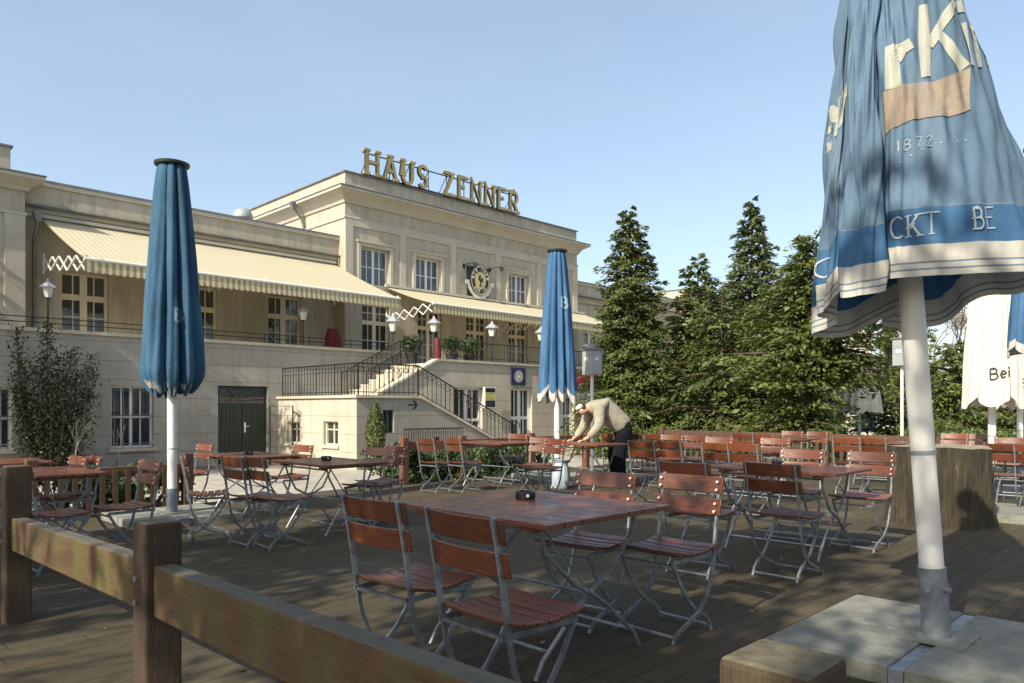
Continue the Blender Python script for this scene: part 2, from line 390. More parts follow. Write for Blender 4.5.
sky.sun_elevation = SUN_E; sky.sun_rotation = PI + SUN_A; sky.air_density = 1.0; sky.dust_density = 2.2; sky.ozone_density = 1.4; sky.altitude = 50
bg = wn['Background']; bg.inputs[1].default_value = .15; 
tcw = wn.new('ShaderNodeTexCoord'); hz = noise(wn, wl, scaled(wn, wl, tcw.outputs['Generated'], (1.2,.6,3.2)), 1.6, 7, .62, .3, .75)   # thin high haze
hf = wn.new('ShaderNodeMapRange'); hf.inputs[3].default_value = .16; hf.inputs[4].default_value = .36; wl.new(hz, hf.inputs[0])
wl.new(mixc(wn, wl, hf.outputs[0], sky.outputs[0], (2.8,3.45,4.4)), bg.inputs[0])
SC.view_settings.view_transform = 'Standard'; SC.view_settings.look = 'None'; SC.view_settings.exposure = .72; SC.view_settings.gamma = 1
SC.view_settings.use_curve_mapping = False
try:
    SC.view_settings.use_white_balance = True; SC.view_settings.white_balance_temperature = 7000; SC.view_settings.white_balance_tint = 8
except Exception: pass
SC.cycles.max_bounces = 6; SC.cycles.transparent_max_bounces = 8

# ------------------------------------------------------------------ setting
def ab(a, b): return ((a-b)*R2, (a+b)*R2)      # along the facade / away from it -> world
mb = MB(); mb.add([(-600,-600,G),(600,-600,G),(600,900,G),(-600,900,G)], [(0,1,2,3)])
tag(mb.build('ground', M['ground']), kind='structure')
mb = MB(); z = G+.004
p = [ab(-8,11.2), ab(60,11.2), ab(60,20), ab(-8,20)]
mb.add([(x,y,z) for x,y in p], [(0,1,2,3)]); tag(mb.build('paved_yard', M['paving']), kind='structure')
mb = MB(); z = G+.008
p = [ab(17.5,-12), ab(40,-12), ab(40,10.5), ab(17.5,10.5)]
mb.add([(x,y,z) for x,y in p], [(0,1,2,3)]); tag(mb.build('path', M['paving']), kind='structure')
DA0, DA1, DB0, DB1 = .72, 16.2, -13.0, 11.0
mb = MB(); nA, nB = 40, 60; vs = []
for j in range(nB+1):
    for i in range(nA+1):
        x, y = ab(DA0+(DA1-DA0)*i/nA, DB0+(DB1-DB0)*j/nB); vs.append((x,y,dz(y,x)))
mb.add(vs, [(j*(nA+1)+i,j*(nA+1)+i+1,(j+1)*(nA+1)+i+1,(j+1)*(nA+1)+i) for j in range(nB) for i in range(nA)])
p = [ab(DA0,DB0), ab(DA1,DB0), ab(DA1,DB1), ab(DA0,DB1)]
mb.add([(x,y,dz(y,x)-.002) for x,y in p]+[(x,y,G-.05) for x,y in p], [(0,1,5,4),(1,2,6,5),(2,3,7,6),(3,0,4,7)])
tag(mb.build('deck', M['deck']), kind='structure')

# ------------------------------------------------------------------ building frame
BX, BY = -6.48, 28.7
def W(lx, ly): return (BX + R2*(lx-ly), BY + R2*(lx+ly))
def px_lx(px, ly):
    r = (px-CX)/F; return (r*(BY+R2*ly) - BX + R2*ly) / (R2*(1-r))
def px_ly(px, lx):
    r = (px-CX)/F; return (BX + R2*lx - r*(BY+R2*lx)) / (R2*(1+r))
def py_z(py, lx, ly): return CZ + (HY-py)/F*W(lx,ly)[1]
def bthing(name, lx, ly, z, label, cat, group=None):
    x, y = W(lx, ly); return thing(name, (x,y,z), PI/4, label, cat, group)

def wall(mb, P, u0, u1, z0, z1, ops, dep=.2, mi=0):
    """wall sheet with real openings and reveals; P(u,z,out) -> point"""
    us = sorted(set([u0,u1]+[o[0] for o in ops]+[o[1] for o in ops])); zs = sorted(set([z0,z1]+[o[2] for o in ops]+[o[3] for o in ops]))
    us = [u for u in us if u0 <= u <= u1]; zs = [q for q in zs if z0 <= q <= z1]
    for i in range(len(us)-1):
        for j in range(len(zs)-1):
            uc = (us[i]+us[i+1])/2; zc = (zs[j]+zs[j+1])/2
            if any(o[0] < uc < o[1] and o[2] < zc < o[3] for o in ops): continue
            mb.add([P(us[i],zs[j],0),P(us[i+1],zs[j],0),P(us[i+1],zs[j+1],0),P(us[i],zs[j+1],0)], [(0,1,2,3)], mi)
    for (a,b,c,d) in ops:
        q = [(a,c),(b,c),(b,d),(a,d)]
        for k in range(4):
            (ua,za),(ub,zb) = q[k], q[(k+1)%4]
            mb.add([P(ua,za,0),P(ub,zb,0),P(ub,zb,-dep),P(ua,za,-dep)], [(0,1,2,3)], mi)
def window(parent, P, a, b, c, d, cols, rows, mats, dep=.2, fw=.07, mid=.09, name='window', sill=None, bars=False):
    """framed window filling opening a..b x c..d, set back by dep; pane as its sub-part"""
    mb = MB()
    def bx(u0,u1,z0,z1,o0,o1):
        vs = [P(u0,z0,o0),P(u1,z0,o0),P(u1,z1,o0),P(u0,z1,o0),P(u0,z0,o1),P(u1,z0,o1),P(u1,z1,o1),P(u0,z1,o1)]
        mb.add(vs, [(3,2,1,0),(4,5,6,7),(0,1,5,4),(1,2,6,5),(2,3,7,6),(3,0,4,7)])
    o0, o1 = -dep+.01, -dep+.07
    bx(a,a+fw,c,d,o0,o1); bx(b-fw,b,c,d,o0,o1); bx(a+fw,b-fw,c,c+fw,o0,o1); bx(a+fw,b-fw,d-fw,d,o0,o1)
    ws = (b-a-2*fw)/cols
    for i in range(1, cols):
        u = a+fw+ws*i; hw = mid/2 if i*2 == cols else .016
        bx(u-hw,u+hw,c+fw,d-fw,o0+.002,o1-(.004 if hw > .02 else .018))
    if isinstance(rows, (list,tuple)): zz = rows
    else: zz = [c+fw+(d-c-2*fw)*j/rows for j in range(1,rows)]
    for q in zz:
        t = .016
        if isinstance(q, tuple): q, t = q
        bx(a+fw,b-fw,q-t,q+t,o0+.003,o1-(.006 if t > .02 else .021))
    o = mb.build(name, mats[0], parent)
    mp = MB(); mp.add([P(a+.01,c+.01,-dep+.014),P(b-.01,c+.01,-dep+.014),P(b-.01,d-.01,-dep+.014),P(a+.01,d-.01,-dep+.014)], [(0,1,2,3)])
    mp.build('pane', mats[1], o)
    if bars:
        mg = MB()
        for i in range(5):
            u = a+.1+i*(b-a-.2)/4; mg.tube([P(u,c,-.06),P(u,d,-.06)], .009, 5)
        for q in (c+.12, (c+d)/2-.03, (c+d)/2+.05, d-.12): mg.tube([P(a,q,-.045),P(b,q,-.045)], .012, 5)
        mg.build('window_grille', M['zinc'], o)
    if sill:
        ms = MB(); 
        vs = [P(u,q,t) for t in (.0,sill) for (u,q) in ((a-.08,c-.09),(b+.08,c-.09),(b+.08,c-.003),(a-.08,c-.003))]
        ms.add(vs, [(3,2,1,0),(4,5,6,7),(0,1,5,4),(1,2,6,5),(2,3,7,6),(3,0,4,7)]); ms.build('sill', M['coping'], o)
    return o
def FR(ly): return lambda u,z,o: (u, ly-o, z)             # plane facing the yard
def LF(lx): return lambda u,z,o: (lx-o, u, z)             # plane facing left along the facade

bld = thing('restaurant_building', (BX,BY,0), PI/4, 'long cream stucco restaurant building with a tall central block and flat roofs', 'building')
def loft(mb, prof, path, close=False, mi=0):
    """extrude a profile of (out,z) round path points (lx,ly,ox,oy)"""
    k = len(prof); vs = []
    for (x,y,ox,oy) in path:
        for (o,zz) in prof: vs.append((x+ox*o, y+oy*o, zz))
    fs = []
    for i in range(len(path)-1):
        for j in range(k-1): fs.append((i*k+j,(i+1)*k+j,(i+1)*k+j+1,i*k+j+1))
    fs.append(tuple(range(k))[::-1]); fs.append(tuple((len(path)-1)*k+j for j in range(k)))
    mb.add(vs, fs, mi)
CL = 13.95                                                # length of the central block
# --- central block
mb = MB()
ops = []
UPW = [1.40, 4.10, 9.60, 12.4]; LOD = [1.45, 4.2, 6.92, 9.6, 12.4]
for c_ in UPW: ops.append((c_-.66, c_+.66, 6.15, 7.60))
dops = [(c_-.66, c_+.66, 2.76, 5.40) for c_ in LOD]
wall(mb, FR(0), 0, CL, G, 9.6, ops+dops, .22)
wall(mb, LF(0), 0, 16, G, 9.6, [], .2)
mb.add([(CL,0,G),(CL,16,G),(CL,16,9.6),(CL,0,9.6)], [(0,1,2,3)])
mb.add([(0,16,G),(CL,16,G),(CL,16,9.6),(0,16,9.6)], [(0,1,2,3)])
mb.build('central_block_wall', M['stucco'], bld)
ring = [(0,16,-1,1),(0,0,-1,-1),(CL,0,1,-1),(CL,16,1,1)]
mb = MB()
loft(mb, [(0,9.22),(.06,9.22),(.10,9.32),(.24,9.5),(.42,9.6),(.50,9.62),(.50,9.72),(0,9.74)], ring)
loft(mb, [(0.002,8.62),(.05,8.62),(.06,8.68),(0.002,8.72)], ring)
mb.build('cornice', M['stucco_trim'], bld)
mb = MB(); loft(mb, [(.0,9.745),(.53,9.725),(.53,9.76),(.0,9.80)], ring); mb.build('cornice_flashing', M['zinc'], bld)
mb = MB(); mb.box(.02,CL-.02,.02,15.9,9.74,10.42); mb.build('attic_parapet', M['stucco'], bld)
mb = MB(); mb.box(-.05,CL+.05,-.05,16,10.42,10.47); mb.build('roof_edge', M['zinc'], bld)
# flat pilaster frames between the windows
mb = MB()
for (a,b) in ((0.0,.35),(2.6,2.9),(5.35,5.65),(8.1,8.4),(10.9,11.2),(13.6,CL)): mb.box(a,b,-.045,-.001,6.0,8.62)
for (a,b) in ((.35,2.6),(2.9,5.35),(5.65,8.1),(8.4,10.9),(11.2,13.6)): mb.box(a,b,-.043,-.001,8.36,8.62)
for c_ in UPW:
    mb.box(c_-.84,c_-.70,-.07,-.002,6.0,7.78); mb.box(c_+.70,c_+.84,-.07,-.002,6.0,7.78); mb.box(c_-.70,c_+.70,-.068,-.002,7.64,7.78)
    mb.box(c_-.9,c_+.9,-.12,-.002,7.781,7.86)
mb.build('facade_trim', M['stucco_trim'], bld)
for c_ in UPW: window(bld, FR(0), c_-.66, c_+.66, 6.15, 7.60, 4, 2, (M['white'], M['bluish_glass']), .22, .05, .10)
for c_ in LOD: window(bld, FR(0), c_-.66, c_+.66, 2.76, 5.40, 4, [(4.66,.08), 3.4, 3.95, 5.05], (M['cream_paint'], M['glass']), .22, .08, .16, 'french_door')
# --- wings
def wing(x0, x1, doors):
    mb = MB(); ly = .71
    wall(mb, FR(ly), x0, x1, G, 7.05, [(c_-.68, c_+.68, 2.76, 5.42) for c_ in doors], .22)
    mb.box(x0,x1,ly-.28,ly+10,7.20,7.92)
    mb.box(x0,x1,ly-.10,ly+9,7.05,7.20)
    mb.build('wing_wall', M['stucco'], bld)
    mb = MB(); mb.tube([(x0,ly-.36,7.165),(x1,ly-.36,7.165)], .05, 10); mb.build('gutter', M['gutter'], bld, smooth=True)
    mb = MB(); mb.box(x0,x1,ly-.22,ly-.101,7.03,7.195); mb.box(x0,x1,ly-.16,ly-.002,6.90,7.028); mb.build('moulding', M['stucco_trim'], bld)
    mb = MB(); mb.box(x0,x1,ly-.36,ly+10,7.921,7.98); mb.build('roof_edge', M['zinc'], bld)
    mb = MB(); mb.box(x0,x1,ly-.34,ly-.281,7.80,7.919); mb.build('cornice', M['stucco_trim'], bld)
    for c_ in doors: window(bld, FR(ly), c_-.68, c_+.68, 2.76, 5.42, 4, [(4.66,.09), 3.45, 4.05], (M['cream_paint'], M['glass']), .22, .09, .20, 'french_door')
wing(-10.58, 0, [-8.85, -5.35, -2.14]); wing(CL, 24.5, [16.0, 19.3, 22.4])
def pavilion(x0, x1):
    mb = MB(); mb.box(x0,x1,0,13,G,7.7); mb.box(x0+.3,x1-.3,.25,12,7.97,8.70)
    mb.build('pavilion_wall', M['stucco'], bld)
    r = [(x0,13,-1,1),(x0,0,-1,-1),(x1,0,1,-1),(x1,13,1,1)]
    mb = MB(); loft(mb, [(0,7.45),(.08,7.45),(.12,7.55),(.34,7.72),(.42,7.75),(.42,7.85),(0,7.88)], r); loft(mb, [(.002,6.75),(.05,6.75),(.05,6.83),(.002,6.85)], r)
    mb.build('cornice', M['stucco_trim'], bld)
    mb = MB(); loft(mb, [(0,7.885),(.45,7.86),(.45,7.89),(0,7.96)], r); mb.box(x0+.24,x1-.24,.19,12.1,8.701,8.75); mb.build('roof_edge', M['zinc'], bld)
    for (a,b) in ((x0,x0+.5),(x1-.5,x1)):
        mb = MB(); mb.box(a,b,-.05,-.001,2.8,6.74); mb.build('pilaster', M['stucco_trim'], bld)

pavilion(-24, -10.585); pavilion(24.505, 36)
# --- terraces with the ground floor beneath
TL = -3.29; TR = -5.49
mb = MB()
u = lambda px: px_lx(px, TL); v_ = lambda px: px_lx(px, TR)
dl, dr = u(218), u(268)
ltops = [(u(-26),u(13),py_z(450,u(0),TL),py_z(387,u(0),TL)), (u(111),u(154),py_z(448,u(130),TL),py_z(386,u(130),TL)), (dl,dr,G+.02,py_z(386,u(243),TL))]
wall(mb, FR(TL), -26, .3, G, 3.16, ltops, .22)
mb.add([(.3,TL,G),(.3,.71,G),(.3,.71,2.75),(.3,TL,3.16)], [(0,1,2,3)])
mb.build('terrace_wall', M['rustic_shaded'], bld)
rtops = [(v_(453.5),v_(483),.0,py_z(387.5,v_(468),TR)), (v_(511),v_(532),G+.1,py_z(388,v_(521),TR)), (v_(555),v_(574),G+.05,py_z(396,v_(565),TR)), (v_(600),v_(622),G+.05,2.0)]
mb = MB(); wall(mb, FR(TR), .06, 34, G, 2.82, rtops, .2); mb.build('terrace_wall', M['rustic'], bld)
mb = MB(); mb.box(-26,.3,TL+.25,.70,2.60,2.75); mb.box(.301,34,TR+.02,-.002,2.58,2.748); mb.build('terrace_floor', M['coping'], bld)
mb = MB(); mb.box(-26,.34,TL-.06,TL+.30,3.161,3.25); mb.build('coping', M['coping'], bld)
mb = MB(); mb.box(.10,34,TR-.07,TR+.28,2.821,2.90); mb.build('coping', M['coping'], bld)
mb = MB(); mb.box(-26,.28,TL+.21,TL+.25,2.6,3.16); mb.build('parapet_back', M['stucco'], bld)
for k,(a,b,c,d) in enumerate(ltops[:2]): window(bld, FR(TL), a,b,c,d, 4, [(c+d)/2], (M['white'], M['glass']), .22, .06, .08, sill=.1, bars=True)
# green double door
a,b,c,d = ltops[2]; mb = MB(); P = FR(TL)
mb.box(a,b,TL+.14,TL+.2,c,d)
for (x0,x1) in ((a+.05,(a+b)/2-.02),((a+b)/2+.02,b-.05)):
    mb.box(x0,x1,TL+.115,TL+.139,c+.05,d-.62)
    for i in range(1,6):
        q = x0+(x1-x0)*i/6; mb.box(q-.012,q+.012,TL+.103,TL+.114,c+.08,d-.66)
mb.box(a,b,TL+.11,TL+.138,d-.60,d-.54)
dgo = mb.build('double_door', M['green_door'], bld)
mp = MB(); mp.box(a+.08,b-.08,TL+.125,TL+.139,d-.52,d-.08); mp.build('pane', M['glass'], dgo)
mh = MB(); q = (a+b)/2+.09; mh.box(q-.02,q+.02,TL+.085,TL+.114,G+.95,G+1.25); mh.bar((q,TL+.075,G+1.13),(q+.12,TL+.075,G+1.13),.02,.02); mh.build('handle', M['lampglass'], dgo)
a,b,c,d = rtops[0]; window(bld, FR(TR), a,b,c,d, 4, [(c+(d-c)*.42,.05)], (M['white'], M['glass']), .2, .08, .14)
a,b,c,d = rtops[1]; window(bld, FR(TR), a,b,c,d, 4, [(c+(d-c)*.52,.06)], (M['white'], M['glass']), .2, .09, .14)
a,b,c,d = rtops[2]; window(bld, FR(TR), a,b,c,d, 4, [(c+(d-c)*.62,.06)], (M['white'], M['glass']), .2, .09, .12)
a,b,c,d = rtops[3]; window(bld, FR(TR), a,b,c,d, 4, [(c+(d-c)*.6,.06)], (M['white'], M['glass']), .2, .09, .12)
# downpipes
def downpipe(pts, hop):
    mb = MB(); mb.tube(pts, .055, 10)
    h = hop; mb.add([(h[0]-.14,h[1]-.14,h[2]+.3),(h[0]+.14,h[1]-.14,h[2]+.3),(h[0]+.14,h[1]+.14,h[2]+.3),(h[0]-.14,h[1]+.14,h[2]+.3),(h[0]-.06,h[1]-.06,h[2]),(h[0]+.06,h[1]-.06,h[2]),(h[0]+.06,h[1]+.06,h[2]),(h[0]-.06,h[1]+.06,h[2])],
      [(0,1,2,3),(7,6,5,4),(0,1,5,4),(1,2,6,5),(2,3,7,6),(3,0,4,7)])
    mb.build('downpipe', M['zinc'], bld, smooth=True)
downpipe([(-10.2,.28,6.7),(-10.25,.35,6.4),(-10.25,.5,6.2),(-10.25,.5,2.76)], (-10.2,.26,6.68))
downpipe([(-.55,3.0,9.5),(-.2,3.0,9.1),(-.08,3.0,8.8),(-.08,3.0,7.99)], (-.55,3.0,9.4))
# terrace railings
mb = MB()
for zz in (3.40, 3.53): mb.tube([(-24,TL+.1,zz),(-.2,TL+.1,zz)], .014, 6)
for i in range(16): 
    x = -23.5+i*1.55; mb.tube([(x,TL+.1,3.24),(x,TL+.1,3.53)], .014, 6)
mb.build('terrace_railing', M['iron'], bld)
mb = MB()
mb.tube([(.9,TR+.1,3.55),(34,TR+.1,3.55)], .02, 6)
mb.tube([(.9,TR+.1,3.02),(34,TR+.1,3.02)], .014, 6)
for i in range(200):
    x = .9+i*.165; mb.tube([(x,TR+.1,2.9),(x,TR+.1,3.55)], .009, 4, caps=False)
mb.build('terrace_railing', M['iron'], bld)
# roof ventilator on the wing
mb = MB(); mb.lathe([(.16,7.98),(.16,8.2),(.34,8.25),(.36,8.36),(.28,8.52),(.12,8.62),(.02,8.65)], 18, (px_lx(243,1.5),1.5,0)); mb.build('roof_ventilator', M['lampgrey'], bld, smooth=True)

# ------------------------------------------------------------------ outdoor staircase
st = thing('outdoor_staircase', (BX,BY,0), PI/4, 'cream outdoor staircase with landing and black wrought iron railings against the terrace', 'staircase')
L0 = -4.49; LFY = -7.69; ZL = 1.52
mb = MB()
lw = [(px_ly(338,L0),px_ly(323.5,L0),py_z(444,L0,-5.5),py_z(421,L0,-5.5)), (px_ly(300,L0),px_ly(287,L0),py_z(443,L0,-4.2),py_z(422,L0,-4.2))]
lw = [(min(a,b),max(a,b),c,d) for (a,b,c,d) in lw]
wall(mb, LF(L0), LFY, TL-.002, G, ZL, lw, .16)
mb.build('landing_wall', M['rustic'], st)
fw_ = (px_lx(382.5,LFY), px_lx(394,LFY), py_z(433,-3.4,LFY), py_z(410,-3.4,LFY))
XS = -2.33
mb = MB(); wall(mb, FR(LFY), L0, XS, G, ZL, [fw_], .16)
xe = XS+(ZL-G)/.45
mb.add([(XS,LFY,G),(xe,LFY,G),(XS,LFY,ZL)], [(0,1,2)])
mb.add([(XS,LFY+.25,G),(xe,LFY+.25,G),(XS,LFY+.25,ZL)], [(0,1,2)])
mb.build('landing_wall', M['rustic_dark'], st)
for (a,b,c,d) in lw: window(st, LF(L0), a,b,c,d, 2, [(c+d)/2+.1], (M['cream_paint'], M['glass']), .16, .035, .04, sill=.06)
window(st, FR(LFY), *fw_, 2, 1, (M['darkmetal'], M['glass']), .16, .04, .04)
mb = MB()                                   # coping of the landing and of the first flight
mb.box(L0-.07,L0+.25,LFY-.07,TL-.003,ZL+.001,ZL+.075); mb.box(L0+.251,XS,LFY-.07,LFY+.26,ZL+.001,ZL+.073)
mb.prism([(XS,ZL+.001),(xe+.1,G+.001),(xe+.1,G+.075),(XS+.02,ZL+.073)], lambda a_,z_,t: (a_,t,z_), LFY-.07, LFY+.26)
mb.build('coping', M['coping'], st)
mb = MB(); mb.box(L0+.25,XS,LFY+.25,TL-.002,ZL-.18,ZL-.01)
n = 11
for i in range(n):
    z1 = ZL-(i+1)*(ZL-G)/(n+1); x0 = XS+i*.36; mb.box(x0,x0+.36,LFY+.252,TR-.003,G,z1)
n2 = 7
X2 = -2.2
for i in range(n2):
    z1 = ZL+(i+1)*(2.75-ZL)/(n2+.0); x0 = X2+i*.32; mb.box(x0,x0+.32,TR+.26,TL-.004,ZL-.3,z1-.004)
mb.build('steps', M['coping'], st)
X2T = X2+n2*.32+.02
mb = MB()                                   # sloping wall of the second flight
poly = [(X2-.1,G),(.058,G),(.058,2.82),(X2-.1,ZL+.1)]
mb.prism(poly, lambda a_,z_,t: (a_,t,z_), TR, TR+.25); mb.build('flight_wall', M['rustic'], st)
mb = MB(); mb.prism([(X2-.15,ZL+.08),(.098,2.822),(.098,2.90),(X2-.15,ZL+.16)], lambda a_,z_,t: (a_,t,z_), TR-.07, TR+.28); mb.build('coping', M['coping'], st)
def iron_rail(pts, step, name='railing', h=.88):
    mb = MB()
    pts = [Vector(p) for p in pts]
    up = Vector((0,0,1))
    mb.tube([p+up*h for p in pts], .022, 6); mb.tube([p+up*.09 for p in pts], .012, 5)
    for a,b in zip(pts[:-1], pts[1:]):
        ln = (b-a).length; k = max(1, round(ln/step)); d = (b-a)
        for i in range(k+1):
            p = a+d*(i/k); big = i % 6 == 0
            mb.tube([p, p+up*h], .018 if big else .010, 5, caps=False)
            if i < k:                        # scrolls under the hand rail
                q = a+d*((i+.5)/k)+up*(h-.16); dn = d.normalized(); hu = Vector((dn.x,dn.y,0)).normalized()
                ring_ = [q+hu*(.075*math.cos(t))+up*(.075*math.sin(t)) for t in [2*PI*j/8 for j in range(9)]]
                mb.tube(ring_, .008, 4, caps=False)
    return mb.build(name, M['iron'], st)
zc = ZL+.074
iron_rail([(L0+.1,TL-.1,zc),(L0+.1,LFY+.1,zc)], .17)
iron_rail([(L0+.12,LFY+.1,zc),(XS,LFY+.1,zc)], .17)
iron_rail([(XS+.02,LFY+.1,zc),(xe-.4,LFY+.1,zc-(xe-.42-XS)*.45)], .19)
iron_rail([(X2-.1,TR+.6,ZL),(.1,TR+.6,2.75)], .19)
iron_rail([(X2-.1,TL-.15,ZL),(.1,TL-.15,2.75)], .22)
mb = MB()                                   # newel scroll at the foot
q = Vector((xe-.35,LFY+.1,0)); 
mb.tube([(q.x,q.y,G),(q.x,q.y,G+1.12)], .03, 8); mb.tube([(q.x,q.y,G+1.1)]+[(q.x+.12-.12*math.cos(t),q.y,G+1.1+.12*math.sin(t)) for t in [PI*j/5 for j in range(1,7)]], .018, 6); mb.build('newel_post', M['iron'], st)
# painted direction mark
mb = MB(); zt = 1.33; P = FR(LFY)
xa = px_lx(408,LFY); xb = px_lx(417,LFY)
def flat(mb, poly, off): mb.add([(a_,LFY-off,z_) for a_,z_ in poly], [tuple(range(len(poly)))])
flat(mb, [(xa,zt-.022),(xb-.05,zt-.022),(xb-.05,zt+.022),(xa,zt+.022)], .004)
flat(mb, [(xb-.16,zt+.12),(xb-.11,zt+.15),(xb+.02,zt),(xb-.11,zt-.15),(xb-.16,zt-.12),(xb-.05,zt)], .006)
mb.build('painted_arrow', M['black'], st)

# ------------------------------------------------------------------ stroke lettering
def arc(cx,cy,rx,ry,a0,a1,n=10): return [(cx+rx*math.cos(math.radians(a0+(a1-a0)*i/n)), cy+ry*math.sin(math.radians(a0+(a1-a0)*i/n))) for i in range(n+1)]
GLY = {
 'H': [[(0,0),(0,1)],[(.7,0),(.7,1)],[(0,.5),(.7,.5)]],
 'A': [[(0,0),(.38,1)],[(.38,1),(.76,0)],[(.13,.34),(.63,.34)]],
 'U': [[(0,1),(0,.3)]+arc(.33,.3,.33,.3,180,360)+[(.66,1)]],
 'S': [arc(.3,.74,.28,.24,30,270,10)+arc(.3,.26,.28,.24,90,-150,10)],
 'Z': [[(0,1),(.62,1),(0,0),(.64,0)]],
 'E': [[(.55,1),(0,1),(0,0),(.57,0)],[(0,.52),(.42,.52)]],
 'N': [[(0,0),(0,1),(.68,0),(.68,1)]],
 'R': [[(0,0),(0,1),(.35,1)]+arc(.35,.74,.24,.26,90,-90,8)+[(0,.48)],[(.3,.48),(.62,0)]],
 'C': [arc(.45,.5,.45,.5,50,310,16)],
 'K': [[(0,0),(0,1)],[(.62,1),(.06,.42)],[(.24,.58),(.68,0)]],
 'T': [[(0,1),(.74,1)],[(.37,1),(.37,0)]],
 'B': [[(0,0),(0,1),(.3,1)]+arc(.3,.76,.22,.24,90,-90,8)+[(0,.52)],[(.3,.52)]+arc(.32,.26,.27,.26,90,-90,8)+[(0,0)]],
 'O': [arc(.45,.5,.45,.5,0,352,22)],
 'I': [[(0,0),(0,1)]],
 '1': [[(0,.8),(.18,1),(.18,0)]], '8': [arc(.28,.75,.22,.23,0,352,14), arc(.28,.26,.27,.26,0,352,14)],
 '7': [[(0,1),(.55,1),(.2,0)]], '2': [arc(.27,.73,.25,.26,165,-30,10)+[(0,0),(.56,0)]],
 'r': [[(0,0),(0,.66)],[(.06,.40),(.22,.55),(.46,.60)]], 'e': [[(.03,.34),(.5,.34)]+arc(.27,.33,.25,.33,10,320,14)],
 'i': [[(0,0),(0,.66)],[(0,.82),(0,1.0)]], 'l': [[(0,0),(0,1)]], 'n': [[(0,0),(0,.66)],[(0,.4)]+arc(.25,.4,.25,.25,160,0,8)+[(.5,0)]],
}
WID = {'I':0,'1':.2,'i':0,'l':0,'r':.42,'e':.52,'n':.5,' ':.3}
def gwidth(ch): return WID.get(ch, max(p[0] for s in GLY[ch] for p in s) if ch in GLY else .3)
def ribbon(pl, w):
    """polyline -> left/right offset points with mitred joints"""
    P = [Vector((p[0],p[1])) for p in pl]; L_ = []; R_ = []
    for i,p in enumerate(P):
        d0 = (P[i]-P[i-1]).normalized() if i > 0 else None
        d1 = (P[i+1]-P[i]).normalized() if i < len(P)-1 else None
        if d0 is None: d0 = d1
        if d1 is None: d1 = d0
        t = (d0+d1); t = t.normalized() if t.length > 1e-6 else d0
        nn = Vector((-t.y,t.x)); c = max(.45, nn.dot(Vector((-d1.y,d1.x))))
        L_.append(p+nn*(w/2/c)); R_.append(p-nn*(w/2/c))
    return L_, R_
def subdiv(pl, mx):
    out = [pl[0]]
    for a,b in zip(pl[:-1], pl[1:]):
        k = max(1, int(math.hypot(b[0]-a[0], b[1]-a[1])/mx))
        for i in range(1,k+1): out.append((a[0]+(b[0]-a[0])*i/k, a[1]+(b[1]-a[1])*i/k))
    return out
def text_flat(mb, txt, fn, x0, y0, h, w, gap=.28, mi=0, slant=0, serif=0, sub=None, xs=1.0):
    """strokes as a thin sheet; fn(x,y,off) puts it on a surface"""
    x = x0; k = 0
    for ch in txt:
        if ch in GLY:
            strokes = list(GLY[ch])
            for s in strokes:
                pl = [(x+(p[0]*xs+slant*p[1])*h, y0+p[1]*h) for p in s]
                if sub: pl = subdiv(pl, sub)
                a, b = ribbon(pl, w); k += 1; off = .0006*(k % 3)
                n_ = len(a); nw = max(1, math.ceil(w/.012)) if sub else 1
                vs = [fn(p[0]+(q[0]-p[0])*j/nw, p[1]+(q[1]-p[1])*j/nw, off) for j in range(nw+1) for p,q in zip(a,b)]
                mb.add(vs, [(j*n_+i,j*n_+i+1,(j+1)*n_+i+1,(j+1)*n_+i) for j in range(nw) for i in range(n_-1)], mi)
                if serif:
                    for q in (s[0], s[-1]):
                        if ch in 'OCSe8': continue
                        c0 = (x+(q[0]*xs+slant*q[1])*h, y0+q[1]*h)
                        vs = [fn(c0[0]+dx*serif,c0[1]+dy*w*.35,off+.0003) for dx,dy in ((-1,-1),(1,-1),(1,1),(-1,1))]; mb.add(vs, [(0,1,2,3)], mi)
        x += (gwidth(ch)*xs+gap)*h
    return x

# ------------------------------------------------------------------ roof sign
sg_lx0 = px_lx(364, -.1); sg_lx1 = px_lx(518, -.1)
rs = bthing('roof_sign', 0, 0, 10.47, 'gold slab letters standing in a row along the roof edge of the central block', 'roof sign')
txt = 'HAUS ZENNER'; hgt = .92
wd = .135
cells = [(gwidth(c_)*.80 if c_ != ' ' else .35) for c_ in txt]
tot = sum(cells)*hgt; gapw = (sg_lx1-sg_lx0-tot-.2)/(len(txt)-1)
x = sg_lx0+.1
mb = MB(); mb.bar((sg_lx0,.02,.90),(sg_lx1,.02,.90),.04,.04); mb.bar((sg_lx0,.02,.06),(sg_lx1,.02,.06),.05,.05)
for i in range(9):
    q = sg_lx0+.3+i*(sg_lx1-sg_lx0-.6)/8; mb.tube([(q,.02,0),(q,.02,.96)], .02, 6); mb.tube([(q,.02,.9),(q,.75,0)], .018, 5)
mb.build('support_frame', M['iron'], rs)
